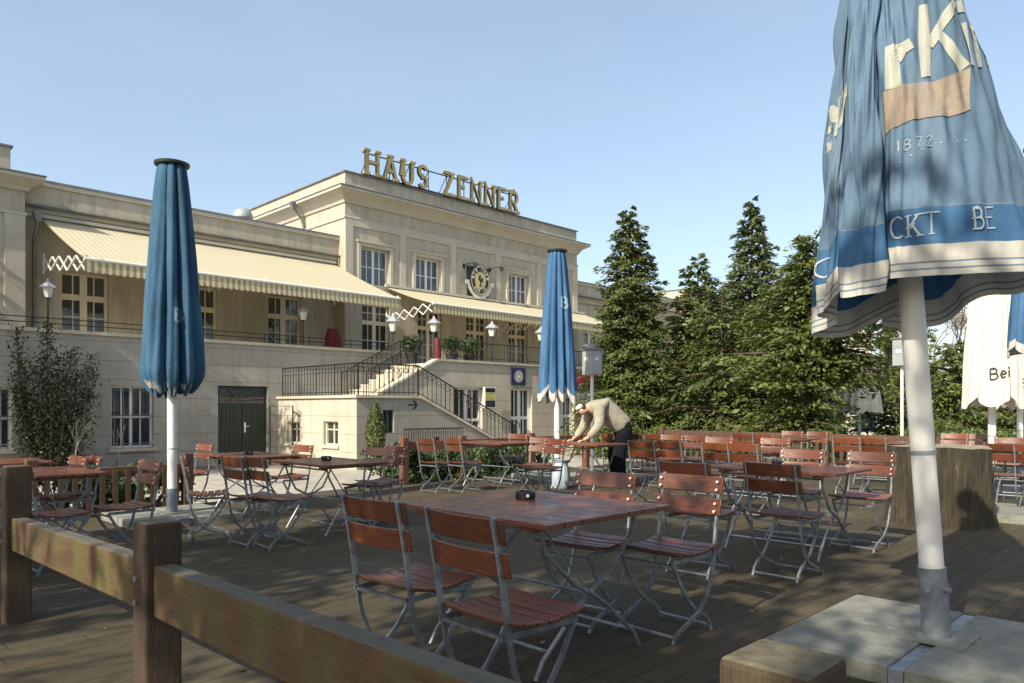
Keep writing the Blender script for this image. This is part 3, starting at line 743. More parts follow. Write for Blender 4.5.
for ch, cw in zip(txt, cells):
    if ch != ' ':
        mb = MB(); k = 0
        for s in GLY[ch]:
            pl = [(x+p[0]*.80*hgt, .06+p[1]*hgt) for p in s]; a, b = ribbon(pl, wd); k += 1
            n_ = len(a); t0, t1 = -.06-.002*k, -.19-.002*k
            vs = [(q.x,t1,q.y) for q in a]+[(q.x,t1,q.y) for q in b]+[(q.x,t0,q.y) for q in a]+[(q.x,t0,q.y) for q in b]
            for i in range(n_-1):
                mb.add([vs[i],vs[i+1],vs[n_+i+1],vs[n_+i]], [(0,1,2,3)], 0); mb.add([vs[2*n_+i],vs[2*n_+i+1],vs[3*n_+i+1],vs[3*n_+i]], [(0,1,2,3)], 1)
                mb.add([vs[i],vs[i+1],vs[2*n_+i+1],vs[2*n_+i]], [(0,1,2,3)], 1); mb.add([vs[n_+i],vs[n_+i+1],vs[3*n_+i+1],vs[3*n_+i]], [(0,1,2,3)], 1)
            for e in (0, n_-1): mb.add([vs[e],vs[n_+e],vs[3*n_+e],vs[2*n_+e]], [(0,1,2,3)], 1)
            if ch not in 'S':
                for e in (s[0], s[-1]):
                    if e[1] not in (0,1): continue
                    c0 = (x+e[0]*.80*hgt, .06+e[1]*hgt)
                    mb.box(c0[0]-.15,c0[0]+.15,t1-.004*k-.003,t0,c0[1]-.05,c0[1]+.05)
        mb.build('letter', [M['gold'],M['letterside']], rs)
    x += cw*hgt+gapw

# ------------------------------------------------------------------ awnings
def awning(x0, x1, ytop, ztop, out, drop, label, lat_left=True):
    t = bthing('awning', x0, ytop, ztop, label, 'awning', 'awnings over the terrace')
    Lx = x1-x0; n_ = 60; mb = MB()
    top = []; 
    rows = 6
    for j in range(rows+1):
        f = j/rows
        for i in range(n_+1): top.append((Lx*i/n_, -out*f, -drop*f-.05*math.sin(PI*f)))
    fs = [(j*(n_+1)+i,j*(n_+1)+i+1,(j+1)*(n_+1)+i+1,(j+1)*(n_+1)+i) for j in range(rows) for i in range(n_)]
    mb.add(top, fs); mb.build('awning_fabric', M['awning'], t, smooth=True)
    mb = MB(); k = int(Lx/.17)*2; vs = []
    for i in range(k+1):
        xx = Lx*i/k; vs += [(xx,-out,-drop-.03),(xx,-out-.01,-drop-.20),(xx,-out-.012,-drop-.32-(.04 if i % 2 else 0))]
    mb.add(vs, [(i*3+q,i*3+3+q,i*3+4+q,i*3+1+q) for i in range(k) for q in (0,1)]); mb.build('valance', M['valance'], t, smooth=True)
    mb = MB(); mb.tube([(0,-out,-drop),(Lx,-out,-drop)], .045, 8); mb.build('front_bar', M['polewhite'], t, smooth=True)
    mb = MB(); mb.box(0,Lx,-.13,.0,.0,.10); mb.build('roller_box', M['stucco_trim'], t)
    for xx in (.05, Lx-.05, Lx*.5):                     # lazy tongs arms
        ma = MB(); A_ = Vector((xx,-.08,-1.35)); B_ = Vector((xx,-out+.08,-drop-.1)); n3 = 5
        d = (B_-A_)/n3; up = Vector((0,0,.20))
        for i in range(n3):
            p = A_+d*i; q = A_+d*(i+1); s_ = 1 if i % 2 == 0 else -1
            ma.bar(p+up*s_, q-up*s_, .03, .04, (1,0,0)); ma.bar(p-up*s_+Vector((.035,0,0)), q+up*s_+Vector((.035,0,0)), .03, .04, (1,0,0))
        ma.bar(A_-Vector((0,0,.3)), A_+Vector((0,0,.3)), .05, .05, (1,0,0)); ma.build('folding_arm', M['polewhite'], t)
    return t
awning(-10.05, -.1, .60, 6.88, 4.3, 1.80, 'wide cream striped awning over the left terrace beside the left pavilion')
awning(1.83, 14.4, -.03, 6.15, 3.1, .98, 'long cream striped awning across the central block below the round emblem')

# ------------------------------------------------------------------ signs and lamps of the facade
em = bthing('emblem_sign', px_lx(479,-.15), -.08, py_z(281,6.92,-.1), 'round black and gold emblem sign between the upper windows of the central block', 'wall sign')
mb = MB(); R0 = .62
disc = [(R0*.92*math.cos(t), R0*1.08*math.sin(t)) for t in [2*PI*i/40 for i in range(40)]]
mb.prism(disc, lambda a_,z_,t: (a_,t,z_), -.16, .0); mb.box(-.62,.62,-.04,.06,-.85,.62); mb.build('board', M['black'], em)
mb = MB()
def ringflat(mb, r0, r1, off, sx=.92, sy=1.08, a0=0, a1=360, n=48, cy=0):
    vs = []
    for i in range(n+1):
        t = math.radians(a0+(a1-a0)*i/n)
        for r in (r0,r1): vs.append((r*sx*math.cos(t), off, cy+r*sy*math.sin(t)))
    mb.add(vs, [(i*2,i*2+1,i*2+3,i*2+2) for i in range(n)])
ringflat(mb, .555, .60, -.164); ringflat(mb, .002, .36, -.164); mb.build('gold_disc', M['signgold'], em)
mb = MB(); ringflat(mb, .64, .82, -.12, .95, 1.02, 195, 345); 
for sx in (-1,1): mb.box(sx*.74-.12,sx*.74+.12,-.13,-.118,-.22,-.04)
mb.build('ribbon_scroll', M['paper'], em)
mb = MB()
def around(txt, r, a_mid, h, w, flip=False, step=18):
    n_ = len(txt)
    for i,ch in enumerate(txt):
        a_ = math.radians(a_mid + (1 if flip else -1)*(i-(n_-1)/2)*step)
        cx, cy = r*.92*math.cos(a_), r*1.08*math.sin(a_); th = a_-PI/2 if not flip else a_+PI/2
        def fn(x_,y_,o,cx=cx,cy=cy,th=th):
            return (cx+x_*math.cos(th)-y_*math.sin(th), -.166-o, cy+x_*math.sin(th)+y_*math.cos(th))
        text_flat(mb, ch, fn, -gwidth(ch)*h/2, -h/2, h, w)
around('BERLINER', .46, 90, .13, .032, step=22); around('BERLIN', .46, 270, .12, .03, True, 18)
mb.build('emblem_lettering', M['paper'], em)
mb = MB()                                    # small dark figure in the middle
for (a_,z_,w_,h_) in ((0,-.24,.22,.03),(0,-.13,.06,.2),(.05,.0,.2,.12),(-.06,.08,.12,.16),(.12,.1,.1,.07),(-.02,.2,.1,.08)): mb.box(a_-w_/2,a_+w_/2,-.176,-.1645,z_-h_/2,z_+h_/2)
mb.build('emblem_figure', M['black'], em)
for k,(px,lab) in enumerate(((469,'black gooseneck spotlight left of the round emblem'),(495,'black gooseneck spotlight right of the round emblem'))):
    lx = px_lx(px-4,-.1); t = bthing('facade_spotlight', lx, -.002, py_z(266+4*k,lx,0), lab, 'wall light', 'spotlights beside the emblem')
    mb = MB(); mb.box(-.05,.05,-.03,0,-.1,.1); mb.tube([(0,-.03,0),(.05,-.25,.1),(.25,-.5,.1)], .02, 6); mb.build('arm', M['iron'], t)
    mb = MB(); mb.tube([(.2,-.46,.12),(.36,-.5,-.02)], [.05,.12], 10); mb.build('lamp_head', M['darkmetal'], t, smooth=True)
def wall_sign(name, pxa, pxb, pya, pyb, ly, label, cat, base, deco=None, th=.06, out=.0):
    a = px_lx(pxa,ly-out); b = px_lx(pxb,ly-out); m_ = (a+b)/2; z0 = py_z(pyb,m_,ly-out); z1 = py_z(pya,m_,ly-out)
    t = bthing(name, m_, ly-out, (z0+z1)/2, label, cat); w_ = (b-a)/2; h_ = (z1-z0)/2
    mb = MB(); mb.box(-w_,w_,-th,-.004,-h_,h_); mb.build('board', base, t)
    if deco: deco(t, w_, h_, -th)
    return t
def deco_round(t, w_, h_, o):
    mb = MB(); r = min(w_,h_)*.72
    for i,(ra,rb) in enumerate(((0.02,.30),(.62,.8),(.9,1.0))):
        vs = []
        for k in range(33):
            a_ = 2*PI*k/32; vs += [(ra*r*math.cos(a_),o-.004,ra*r*math.sin(a_)),(rb*r*math.cos(a_),o-.004,rb*r*math.sin(a_))]
        mb.add(vs, [(k*2,k*2+1,k*2+3,k*2+2) for k in range(32)])
    for k in range(8):
        a_ = 2*PI*k/8; mb.bar((.34*r*math.cos(a_),o-.006,.34*r*math.sin(a_)),(.6*r*math.cos(a_),o-.006,.6*r*math.sin(a_)),.05,.002,(0,1,0))
    mb.build('round_mark', M['paper'], t)
wall_sign('round_mark_sign', 510.5, 524.5, 368, 385, TR, 'square navy sign with a pale round mark on the wall above the ground floor window', 'wall sign', M['navy'], deco_round)
def deco_menu(t, w_, h_, o):
    mb = MB(); mb.box(-w_*.82,w_*.82,o-.01,o-.001,-h_*.25,h_*.45); mb.build('poster', M['yellowgreen'], t)
    mb = MB(); mb.box(-w_*.82,w_*.82,o-.01,o-.001,h_*.5,h_*.9); mb.build('pane', M['glass'], t); mb = MB(); mb.box(-w_*.82,w_*.82,o-.01,o-.001,-h_*.9,-h_*.3); mb.build('pane', M['glass'], t)
wall_sign('menu_case', 483, 494.5, 387, 408, TR, 'white framed menu case with yellow green poster beside the glazed door', 'menu case', M['white'], deco_menu, .08, .15)
def deco_red(t, w_, h_, o):
    mb = MB(); text_flat(mb, 'KI', lambda x_,y_,q: (x_,o-.004-q,y_), w_*.05, -h_*.7, h_*1.4, .13, .3); mb.build('sign_lettering', M['redlit'], t)
wall_sign('red_sign', 537, 603, 373.5, 384.5, TR, 'long red sign partly hidden behind the far blue parasol and the tree', 'wall sign', M['red'], deco_red)
def deco_blue(t, w_, h_, o):
    mb = MB(); mb.box(-w_*.5,w_*.4,o-.006,o-.001,-h_*.1,h_*.45); mb.box(-w_*.6,w_*.6,o-.006,o-.001,-h_*.7,-h_*.35); mb.build('poster', M['paper'], t)
wall_sign('blue_notice', 584, 591.5, 389, 403, TR, 'small blue notice board under the red sign', 'notice board', M['bluepanel'], deco_blue)
# entry barrier with open panel by the dark green door
bt = bthing('iron_barrier', px_lx(270,-4.2), -4.2, G, 'thin black iron hand rail frame beside the dark green door', 'hand rail')
mb = MB(); mb.tube([(0,0,0),(0,0,1.75),(.55,-.35,1.75),(.55,-.35,0)], .022, 6); mb.tube([(.55,-.35,1.6),(1.0,-.6,1.2),(1.0,-.6,0)], .02, 6); mb.build('rail_tube', M['iron'], bt)
yr = thing('iron_yard_railing', (*W(0,-8.6),G), PI/4, 'low black iron railing in front of the stair wall behind the hedge', 'railing')
xa = px_lx(404,-8.6); xb = px_lx(463,-8.6); zt = py_z(428.5,(xa+xb)/2,-8.6)-G
mb = MB(); mb.tube([(xa,0,zt),(xb,0,zt)], .02, 6); mb.tube([(xa,0,.15),(xb,0,.15)], .015, 6)
k = 26
for i in range(k+1): mb.tube([(xa+(xb-xa)*i/k,0,0),(xa+(xb-xa)*i/k,0,zt)], .011, 5, caps=False)
mb.build('bars', M['iron'], yr)
mb = MB(); q = px_lx(436,-8.62); mb.box(q-.1,q+.1,-.04,-.012,zt*.6,zt*.78); mb.build('plate', M['black'], yr)
# terrace lanterns on posts
def make_lantern():
    t = thing('terrace_lantern', (0,0,0), 0, '', 'lantern', 'lanterns along the terrace')
    mb = MB(); mb.tube([(0,0,0),(0,0,.9)], .025, 8); mb.tube([(0,0,.88),(0,0,.95)], .07, 8); mb.build('post', M['darkmetal'], t, smooth=True)
    mb = MB(); mb.lathe([(.09,.95),(.15,1.2),(.16,1.24)], 6); mb.build('glass_body', M['lampglass'], t)
    mb = MB(); mb.lathe([(.26,1.235),(.2,1.30),(.05,1.42),(.02,1.5)], 6); mb.build('lamp_roof', M['lampgrey'], t)
    return t
lan = make_lantern(); first = True
for px, py, ly, base, lab in ((48,283,-3.1,3.25,'lantern on a thin post on the parapet at the left end of the terrace'), (303,309,-3.1,3.25,'lantern on the left parapet above the stair landing'),
        (393,317,-4.4,2.75,'lantern on the terrace by the head of the stairs'), (434,320,-5.3,2.9,'lantern on the parapet where the sloping stair coping ends'),
        (492,325,-5.3,2.9,'lantern on the right terrace railing below the round emblem'), (541,330,-5.3,2.9,'lantern on the right terrace railing beside the far blue parasol')):
    lx = px_lx(px,ly); x_,y_ = W(lx,ly); zt = py_z(py-4,lx,ly)
    o = lan if first else dup(lan, (0,0,0), 0, lab); o['label'] = lab; first = False
    o.location = (x_,y_,zt-1.5); 
    if zt-1.5 > base:
        o.location = (x_,y_,base); o.scale = (1,1,(zt-base)/1.5)
    else: o.location = (x_,y_,base); o.scale = ((zt-base)/1.5,)*3 if (zt-base) > .7 else (.5,.5,.5)
# red cloth bundles and planters on the terrace
for px,py,ly,lab,r in ((333,332,-2.2,'bright red cloth cover standing behind the left terrace parapet',.36),(437,352,-4.6,'small dark red cloth cover beside plants at the stair head',.17)):
    lx = px_lx(px,ly); x_,y_ = W(lx,ly); t = thing('cloth_cover', (x_,y_,2.75), PI/4, lab, 'cloth cover', 'red covers on the terrace')
    mb = MB(); pr = []
    for i in range(10):
        f = i/9; pr.append((r*(1-.45*f**2)*(1+.06*math.sin(i*2)), (1.25 if r > .2 else .95)*f))
    mb.lathe(pr, 14); mb.build('cover', M['redbundle'], t, smooth=True)

# ------------------------------------------------------------------ foliage tools
def leaf_mesh(name, cen, nrm, up, size, tint, mat, parent=None, aspect=.5):
    """leaf-shaped rhombs: one per centre"""
    cen = np.asarray(cen,float); n = len(cen); up = np.asarray(up,float); nrm = np.asarray(nrm,float)
    up /= np.linalg.norm(up,axis=1,keepdims=True)+1e-9
    sd = np.cross(up,nrm); sd /= np.linalg.norm(sd,axis=1,keepdims=True)+1e-9
    size = np.asarray(size,float)[:,None]
    P = np.empty((n,4,3)); P[:,0] = cen-up*size*.5; P[:,1] = cen+sd*size*aspect*.5; P[:,2] = cen+up*size*.5; P[:,3] = cen-sd*size*aspect*.5
    me = bpy.data.meshes.new(name); me.vertices.add(4*n); me.vertices.foreach_set('co', P.reshape(-1))
    me.loops.add(4*n); me.loops.foreach_set('vertex_index', np.arange(4*n,dtype=np.int32))
    me.polygons.add(n); me.polygons.foreach_set('loop_start', np.arange(0,4*n,4,dtype=np.int32))
    me.update(calc_edges=True)
    a = me.attributes.new('tint','FLOAT','FACE'); a.data.foreach_set('value', np.clip(tint,0,1).astype(np.float32))
    me.materials.append(mat)
    o = bpy.data.objects.new(name, me); C.objects.link(o)
    if parent is not None: o.parent = parent
    return o
def rnd_dirs(rng, n):
    d = rng.normal(size=(n,3)); return d/np.linalg.norm(d,axis=1,keepdims=True)
def conifer(x, y, h, rbase, label, mat, seed, nb=230, per=46, leaf=.15, z0=.2, pw=.8, droop=.25, gap=.0, group='trees beyond the deck', name='conifer_tree', lumps=.25, zb=G):
    rng = np.random.default_rng(seed)
    t = thing(name, (x,y,zb), 0, label, 'tree', group)
    mb = MB(); mb.tube([(0,0,-.05),(.03,0,h*.3),(0,.03,h*.65),(0,0,h*.97)], [rbase*.085+.05,rbase*.06+.04,.05,.012], 9); mb.build('trunk', M['bark'], t, smooth=True)
    lb = MB(); cs = []; us = []; ns = []; ss = []; ti = []
    ph = rng.uniform(0,6.28,4)
    for i in range(nb):
        f = 1-((i+rng.uniform(0,1))/nb)**.72; f = z0/h+(1-z0/h)*f*.985
        az = i*2.39996+rng.normal()*.3
        R_ = rbase*max(.04,(1-f))**pw*(1+lumps*math.sin(az*2+ph[0]+f*9)+lumps*.7*math.sin(az*3+ph[1]-f*14))*(rng.uniform(.55,1.0) if rng.uniform() < .45 else rng.uniform(.9,1.22))
        R_ = max(R_,.12); hz = h*f
        d = np.array([math.cos(az),math.sin(az),0.0]); rise = R_*rng.uniform(.05,.35)*(1 if f > .5 else .6)
        tip = d*R_+np.array([0,0,hz+rise-droop*R_*.6]); base = np.array([0,0,hz])
        if i % 2 == 0: lb.tube([tuple(base),tuple((base+tip)/2+np.array([0,0,.06*R_])),tuple(tip)], [.028*R_+.008,.018*R_+.005,.004], 4, caps=False)
        m = int(per*(.35+R_/rbase)); s = rng.uniform(.25,1.04,m)**.75
        side = np.cross(d,[0,0,1.0]); wdt = R_*.34*(1.05-s*.75)
        off = rng.normal(size=m)*wdt; P = base+(tip-base)*s[:,None]+side*off[:,None]
        P[:,2] += -np.abs(off)*.35-rng.exponential(.04,m)*R_+rng.normal(size=m)*.03+.08*R_*np.sin(s*3.1)
        u_ = d*.8+side*np.sign(off)[:,None]*.55+np.array([0,0,-.25])+rng.normal(size=(m,3))*.35
        n_ = np.array([0,0,1.0])+d*.5+rng.normal(size=(m,3))*.45
        cs.append(P); us.append(u_); ns.append(n_); ss.append(leaf*np.clip(rng.lognormal(-.08,.38,m),.35,1.9))
        ti.append(rng.uniform(.0,.55)+rng.uniform(0,.5,m)*s)
    lb.build('limbs', M['bark'], t)
    leaf_mesh('crown', np.concatenate(cs), np.concatenate(ns), np.concatenate(us), np.concatenate(ss), np.concatenate(ti), mat, t, .45)
    return t
def bush(x, y, w_, h_, label, mat, seed, n=5000, leaf=.09, group=None, name='bush', cat='bush', zb=G, dpt=None, lumpn=14, stems=True):
    rng = np.random.default_rng(seed); dpt = dpt or w_
    t = thing(name, (x,y,zb), 0, label, cat, group)
    if stems:
        mb = MB()
        for i in range(9):
            a_ = rng.uniform(0,6.28); r = rng.uniform(.2,.8)
            mb.tube([(.05*math.cos(a_),.05*math.sin(a_),0),(.5*r*w_/2*math.cos(a_),.5*r*dpt/2*math.sin(a_),h_*.45),(r*w_/2*math.cos(a_),r*dpt/2*math.sin(a_),h_*.85)], [.03,.02,.006], 5)
        mb.build('stems', M['twig'], t)
    lc = rng.uniform(-1,1,(lumpn,3)); lc /= np.maximum(1,np.linalg.norm(lc,axis=1,keepdims=True)); lr = rng.uniform(.22,.48,lumpn)
    pick = rng.integers(0,lumpn,n); d = rnd_dirs(rng,n); rad = lr[pick]*rng.uniform(.55,1.08,n)
    P = lc[pick]*.72+d*rad[:,None]
    sc_ = np.array([w_/2,dpt/2,h_/2]); Q = P*sc_+np.array([0,0,h_*.5]); Q[:,2] = np.maximum(Q[:,2],.03)
    tint = rng.uniform(0,.5,lumpn)[pick]+rng.uniform(0,.5,n)
    leaf_mesh('foliage', Q, d+rng.normal(size=(n,3))*.5, rng.normal(size=(n,3))+np.array([0,0,.4]), leaf*rng.uniform(.6,1.4,n), tint, mat, t, .55)
    return t
def bare_tree(x, y, h, label, seed, buds=0, spread=.5, group='bare trees', trunk=.17, depth=5, zb=G, mat='twig', budsize=.07, bare_h=.28):
    rng = random.Random(seed); t = thing('bare_tree', (x,y,zb), 0, label, 'tree', group)
    tr = MB(); br = MB(); tips = []
    def grow(p, d, ln, r, k):
        q = p+d*ln*.5+Vector((rng.gauss(0,.05),rng.gauss(0,.05),0))*ln; e = p+d*ln
        (tr if k == 0 else br).tube([p,q,e], [r,r*.85,r*.68], 6 if k < 2 else 4, caps=False)
        if k >= depth: tips.append(e); tips.append(q); return
        n_ = rng.choice((2,3,3)) if k < depth-1 else 3
        for i in range(n_):
            ax = d.orthogonal().normalized(); ax.rotate(Matrix.Rotation(rng.uniform(0,6.28),3,d))
            nd = (d+ax*rng.uniform(.35,1.0)*spread*1.6+Vector((0,0,.12))).normalized()
            grow(e-d*ln*rng.uniform(0,.25), nd, ln*rng.uniform(.62,.85), r*rng.uniform(.5,.68), k+1)
        if k > 0: tips.append(e)
    grow(Vector((0,0,-.05)), Vector((rng.gauss(0,.04),rng.gauss(0,.04),1)).normalized(), h*bare_h, trunk, 0)
    tr.build('trunk', M['bark'], t, smooth=True); br.build('branches', M[mat], t)
    if buds:
        g = np.random.default_rng(seed); T = np.array([tuple(p) for p in tips]); idx = g.integers(0,len(T),buds)
        P = T[idx]+g.normal(size=(buds,3))*.16
        leaf_mesh('buds', P, rnd_dirs(g,buds), rnd_dirs(g,buds), budsize*g.uniform(.6,1.4,buds), g.uniform(0,1,buds), M['bud'], t, .6)
    return t

# ------------------------------------------------------------------ trees and bushes
def atpx(px, Y): return ((px-CX)/F*Y, Y)
conifer(*atpx(630,26), 8.85, 1.95, 'tall slim conifer with a pointed top in front of the right end of the building', M['conifer'], 11, nb=460, per=90, leaf=.15, pw=.6, z0=.3, lumps=.16)
conifer(*atpx(698,28), 7.6, 1.7, 'pale green small tree between the two tall conifers', M['yew'], 12, nb=300, per=80, leaf=.16, pw=.55, lumps=.3, droop=.1)
conifer(*atpx(752,27), 9.45, 2.9, 'tallest conifer with a thin feathery top right of the small pale tree', M['conifer_blue'], 13, nb=480, per=95, leaf=.155, pw=.85, z0=.4, lumps=.2)
conifer(*atpx(722,24.5), 5.9, 2.0, 'dark bushy conifer standing in front of the tallest conifer', M['conifer'], 14, nb=190, per=60, leaf=.16, pw=.5, z0=.2, lumps=.3)
conifer(*atpx(785,24), 6.0, 2.1, 'dark dense yew at the right foot of the tallest conifer', M['yew'], 15, nb=190, per=60, leaf=.16, pw=.45, z0=.2, lumps=.25)
conifer(*atpx(816,21), 6.7, 2.4, 'broad bright green yew with a rounded top beside the near blue parasol', M['yew'], 16, nb=300, per=80, leaf=.15, pw=.42, z0=2.35, lumps=.25, droop=.2)
conifer(*atpx(676,33), 6.0, 2.4, 'dark conifer far behind the gap between the slim conifer and the pale tree', M['conifer'], 28, nb=200, per=60, leaf=.2, pw=.45, z0=.3, lumps=.25)
conifer(*atpx(801,20.5), 4.2, 1.35, 'low dark yew standing close to the trunk of the broad yew', M['yew'], 29, nb=170, per=60, leaf=.13, pw=.42, z0=.2, lumps=.3)
conifer(*atpx(905,27), 5.4, 2.0, 'yellow green bushy evergreen behind the grey box lamp by the white pole', M['yew'], 17, nb=200, per=60, leaf=.17, pw=.42, z0=.3, lumps=.3)
conifer(*atpx(955,24), 3.9, 1.9, 'wide low evergreen left of the white closed parasol', M['yew'], 18, nb=200, per=60, leaf=.15, pw=.4, z0=.2, lumps=.3)
conifer(*atpx(1020,26), 3.6, 1.9, 'wide low evergreen behind the white closed parasol at the right edge', M['conifer'], 19, nb=170, per=55, leaf=.16, pw=.4, z0=.2, lumps=.3)
BG_ = 'bushes beyond the deck'
bush(*atpx(612,22), 1.7, 1.6, 'round light green bush behind the bending person', M['bush'], 21, 4200, .09, BG_)
bush(*atpx(652,23), 2.2, 1.35, 'light green bush at the foot of the slim conifer', M['bush'], 22, 4600, .09, BG_)
bush(*atpx(708,21), 2.6, 1.15, 'low spreading juniper with bright fresh green', M['hedge'], 23, 5200, .08, BG_)
bush(*atpx(772,22), 2.2, 1.0, 'low dark green bush under the tall conifers', M['yew'], 24, 4200, .09, BG_)
bush(*atpx(875,20), 1.3, 1.05, 'small yellow green bush beside the far white parasol', M['bush'], 25, 2600, .08, BG_)
bush(*atpx(935,20), 2.6, 1.5, 'low yellow green bush behind the tree stump', M['bush'], 26, 4800, .09, BG_)
bush(*atpx(1000,19.5), 2.4, 1.2, 'low yellow green bush behind the white closed parasol pole', M['bush'], 27, 4200, .09, BG_)
for k,(px,Y,wd_,h_,lab) in enumerate(((690,44,8,3.2,'wide far hedge seen between the slim conifer and the small pale tree'),(880,46,10,3.4,'wide far hedge behind the far white parasol'),(985,44,11,4.6,'tall far hedge behind the white closed parasol at the right edge'))):
    bush(*atpx(px,Y), wd_, h_, lab, M['conifer'], 40+k, 6500, .22, 'far hedges', 'far_hedge', 'hedge', lumpn=22, stems=False)
for k,(px,Y,h_,lab) in enumerate(((968,50,13.0,'bare brown tree far behind the white closed parasol'),(1012,46,12.5,'bare brown tree at the right edge of the view'),(1075,44,15.0,'bare brown tree just outside the right edge'),(925,58,12.0,'bare brown tree farthest back behind the near blue parasol'))):
    bare_tree(*atpx(px,Y), h_, lab, 60+k, buds=900, spread=.42, trunk=.2, depth=6, budsize=.12, group='bare trees beyond the deck')
# left shrub with upright shoots in front of the terrace wall
def shoot_shrub(x, y, label):
    rng = np.random.default_rng(5); t = thing('climbing_shrub', (x,y,G), 0, label, 'shrub')
    mb = MB(); cs=[]; ns=[]; us=[]; ss=[]; ti=[]
    ends = [(-.95,.1,3.65),(-.78,-.1,2.9),(-.4,.2,3.0),(-.12,0,3.75),(.05,-.2,3.7),(.3,.1,3.1),(.55,0,3.15),(.85,.1,2.7),(1.02,-.1,2.95),(.75,.2,2.2),(-.65,-.3,2.2),(.2,-.4,2.5),(-.25,-.4,2.7),(.5,-.35,2.1),(-.9,.2,2.4),(0,.3,2.9),(.4,.35,2.6),(-.5,-.35,1.9)]
    for i,e in enumerate(ends):
        e = np.array(e); b = np.array([e[0]*.28,e[1]*.4,0]); m_ = (b+e)/2+np.array([e[0]*.16,0,0])
        mb.tube([tuple(b),tuple(m_),tuple(e)], [.028,.018,.006], 5)
        k = 600; s = rng.uniform(.10,1.0,k); P = (b*(1-s)[:,None]**2+2*(m_*((1-s)*s)[:,None])+e*(s**2)[:,None])
        wdt = .30*(1-s*.62)+.05
        P = P+rng.normal(size=(k,3))*wdt[:,None]*np.array([.55,.55,.5])
        P[:,2] = np.clip(P[:,2],.1,None)
        cs.append(P); ns.append(rnd_dirs(rng,k)+np.array([-.3,-.5,.4])); us.append(rng.normal(size=(k,3))); ss.append(rng.uniform(.05,.10,k)); ti.append(rng.uniform(0,1,k)**3)
    mb.build('stems', M['twig'], t)
    leaf_mesh('foliage', np.concatenate(cs), np.concatenate(ns), np.concatenate(us), np.concatenate(ss), np.concatenate(ti), M['holly'], t, .6)
x_,y_ = W(px_lx(52,-4.3), -4.3); shoot_shrub(x_, y_, 'dark glossy shrub with upright shoots climbing the left terrace wall')
x_,y_ = W(px_lx(76,-5.3), -5.3); bare_tree(x_, y_, 2.0, 'small leafless shrub with pale stems beside the dark glossy shrub', 81, spread=.34, group=None, trunk=.024, depth=3, mat='palebark', bare_h=.3)
x_,y_ = W(px_lx(118,-4.6), -4.6); bare_tree(x_, y_, 1.7, 'tiny leafless shrub with pale twigs below the barred window', 82, spread=.3, group=None, trunk=.02, depth=3, mat='palebark', bare_h=.3)
# potted thuja
x_,y_ = W(px_lx(375.5,-8.4), -8.4)
pt = thing('potted_thuja', (x_,y_,G), 0, 'slim pointed thuja in a white pot before the stair wall', 'potted plant')
hp = (CZ+(HY-402)/F*y_)-G
mb = MB(); mb.lathe([(.20,0),(.27,.45),(.30,.47),(.30,.53),(.26,.53),(.25,.48)], 20); mb.build('pot', M['whitepot'], pt, smooth=True)
mb = MB(); mb.tube([(0,0,.4),(0,0,hp*.8)], [.03,.01], 6); mb.build('stem', M['twig'], pt)
rng = np.random.default_rng(3); n_ = 3800; f = rng.uniform(0,1,n_)**1.2; az = rng.uniform(0,6.28,n_); r_ = .29*(np.sin(np.pi*np.clip(f*.86+.14,0,1))**.7)*(1-f*.25)*rng.uniform(.55,1.06,n_)
P_ = np.stack([r_*np.cos(az),r_*np.sin(az),.5+f*(hp-.5)],1); d_ = np.stack([np.cos(az),np.sin(az),.3+0*az],1)
leaf_mesh('foliage', P_, d_+rng.normal(size=(n_,3))*.4, np.array([0,0,1.])+rng.normal(size=(n_,3))*.4, rng.uniform(.05,.11,n_), rng.uniform(0,1,n_), M['thuja'], pt, .5)
# small pots on the terrace
for k,(px,ly,lab) in enumerate(((412,-4.3,'dark green potted plant at the stair head'),(452,-5.0,'dark green potted plant behind the right terrace railing'),(470,-5.0,'low green potted plant further along the right terrace railing'))):
    x_,y_ = W(px_lx(px,ly),ly); t = thing('potted_plant', (x_,y_,2.75), 0, lab, 'potted plant', 'potted plants on the terrace')
    mb = MB(); mb.lathe([(.16,0),(.22,.34),(.24,.34),(.24,.4),(.2,.4)], 16); mb.build('pot', M['darkmetal'], t, smooth=True)
    rng = np.random.default_rng(90+k); n_ = 700; d_ = rnd_dirs(rng,n_); P_ = d_*rng.uniform(.1,.42,(n_,1))*np.array([1,1,.8])+np.array([0,0,.72])
    leaf_mesh('foliage', P_, d_, rng.normal(size=(n_,3)), rng.uniform(.07,.13,n_), rng.uniform(0,.8,n_), M['redleaf'] if k == 3 else M['hedge'], t, .6)

# ------------------------------------------------------------------ fences
D1 = Vector((R2,R2,0)); D2 = Vector((-R2,R2,0))
RZ2 = math.radians(135)                       # local x along d2 (away to the left)
nf = thing('wooden_fence', (.41,1.12,0), RZ2, 'heavy mossy post and rail fence closest to the viewer', 'fence')
def boxpart(name, cx, cy, sx, sy, z0, z1, m, parent, bev=.012):
    mb = MB(); mb.box(-sx/2,sx/2,-sy/2,sy/2,z0,z1); o = mb.build(name, m, parent, bevel=bev); o.location = (cx,cy,0); return o
xs_ = [0, 2.57, 4.97, 7.3]
for i,x in enumerate(xs_): boxpart('post', x, 0, .142, .142, -.5, (.865,.795,.88,.85)[i], M['post'], nf)
RT = (.67,.63,.56,.50)
def railbar(x0, x1, za, zb_):
    mb = MB(); mb.add([(x,y,z) for x,zt in ((x0,za),(x1,zb_)) for (y,z) in ((-.04,zt-.20),(.04,zt-.20),(.04,zt),(-.04,zt))], [(3,2,1,0),(4,5,6,7),(0,1,5,4),(1,2,6,5),(2,3,7,6),(3,0,4,7)])
    mb.build('rail', M['rail'], nf, bevel=.008)
for i in range(3): railbar(xs_[i]+.0715, xs_[i+1]-.0715, RT[i], RT[i+1])
railbar(-2.4, -.0715, .68, .67)
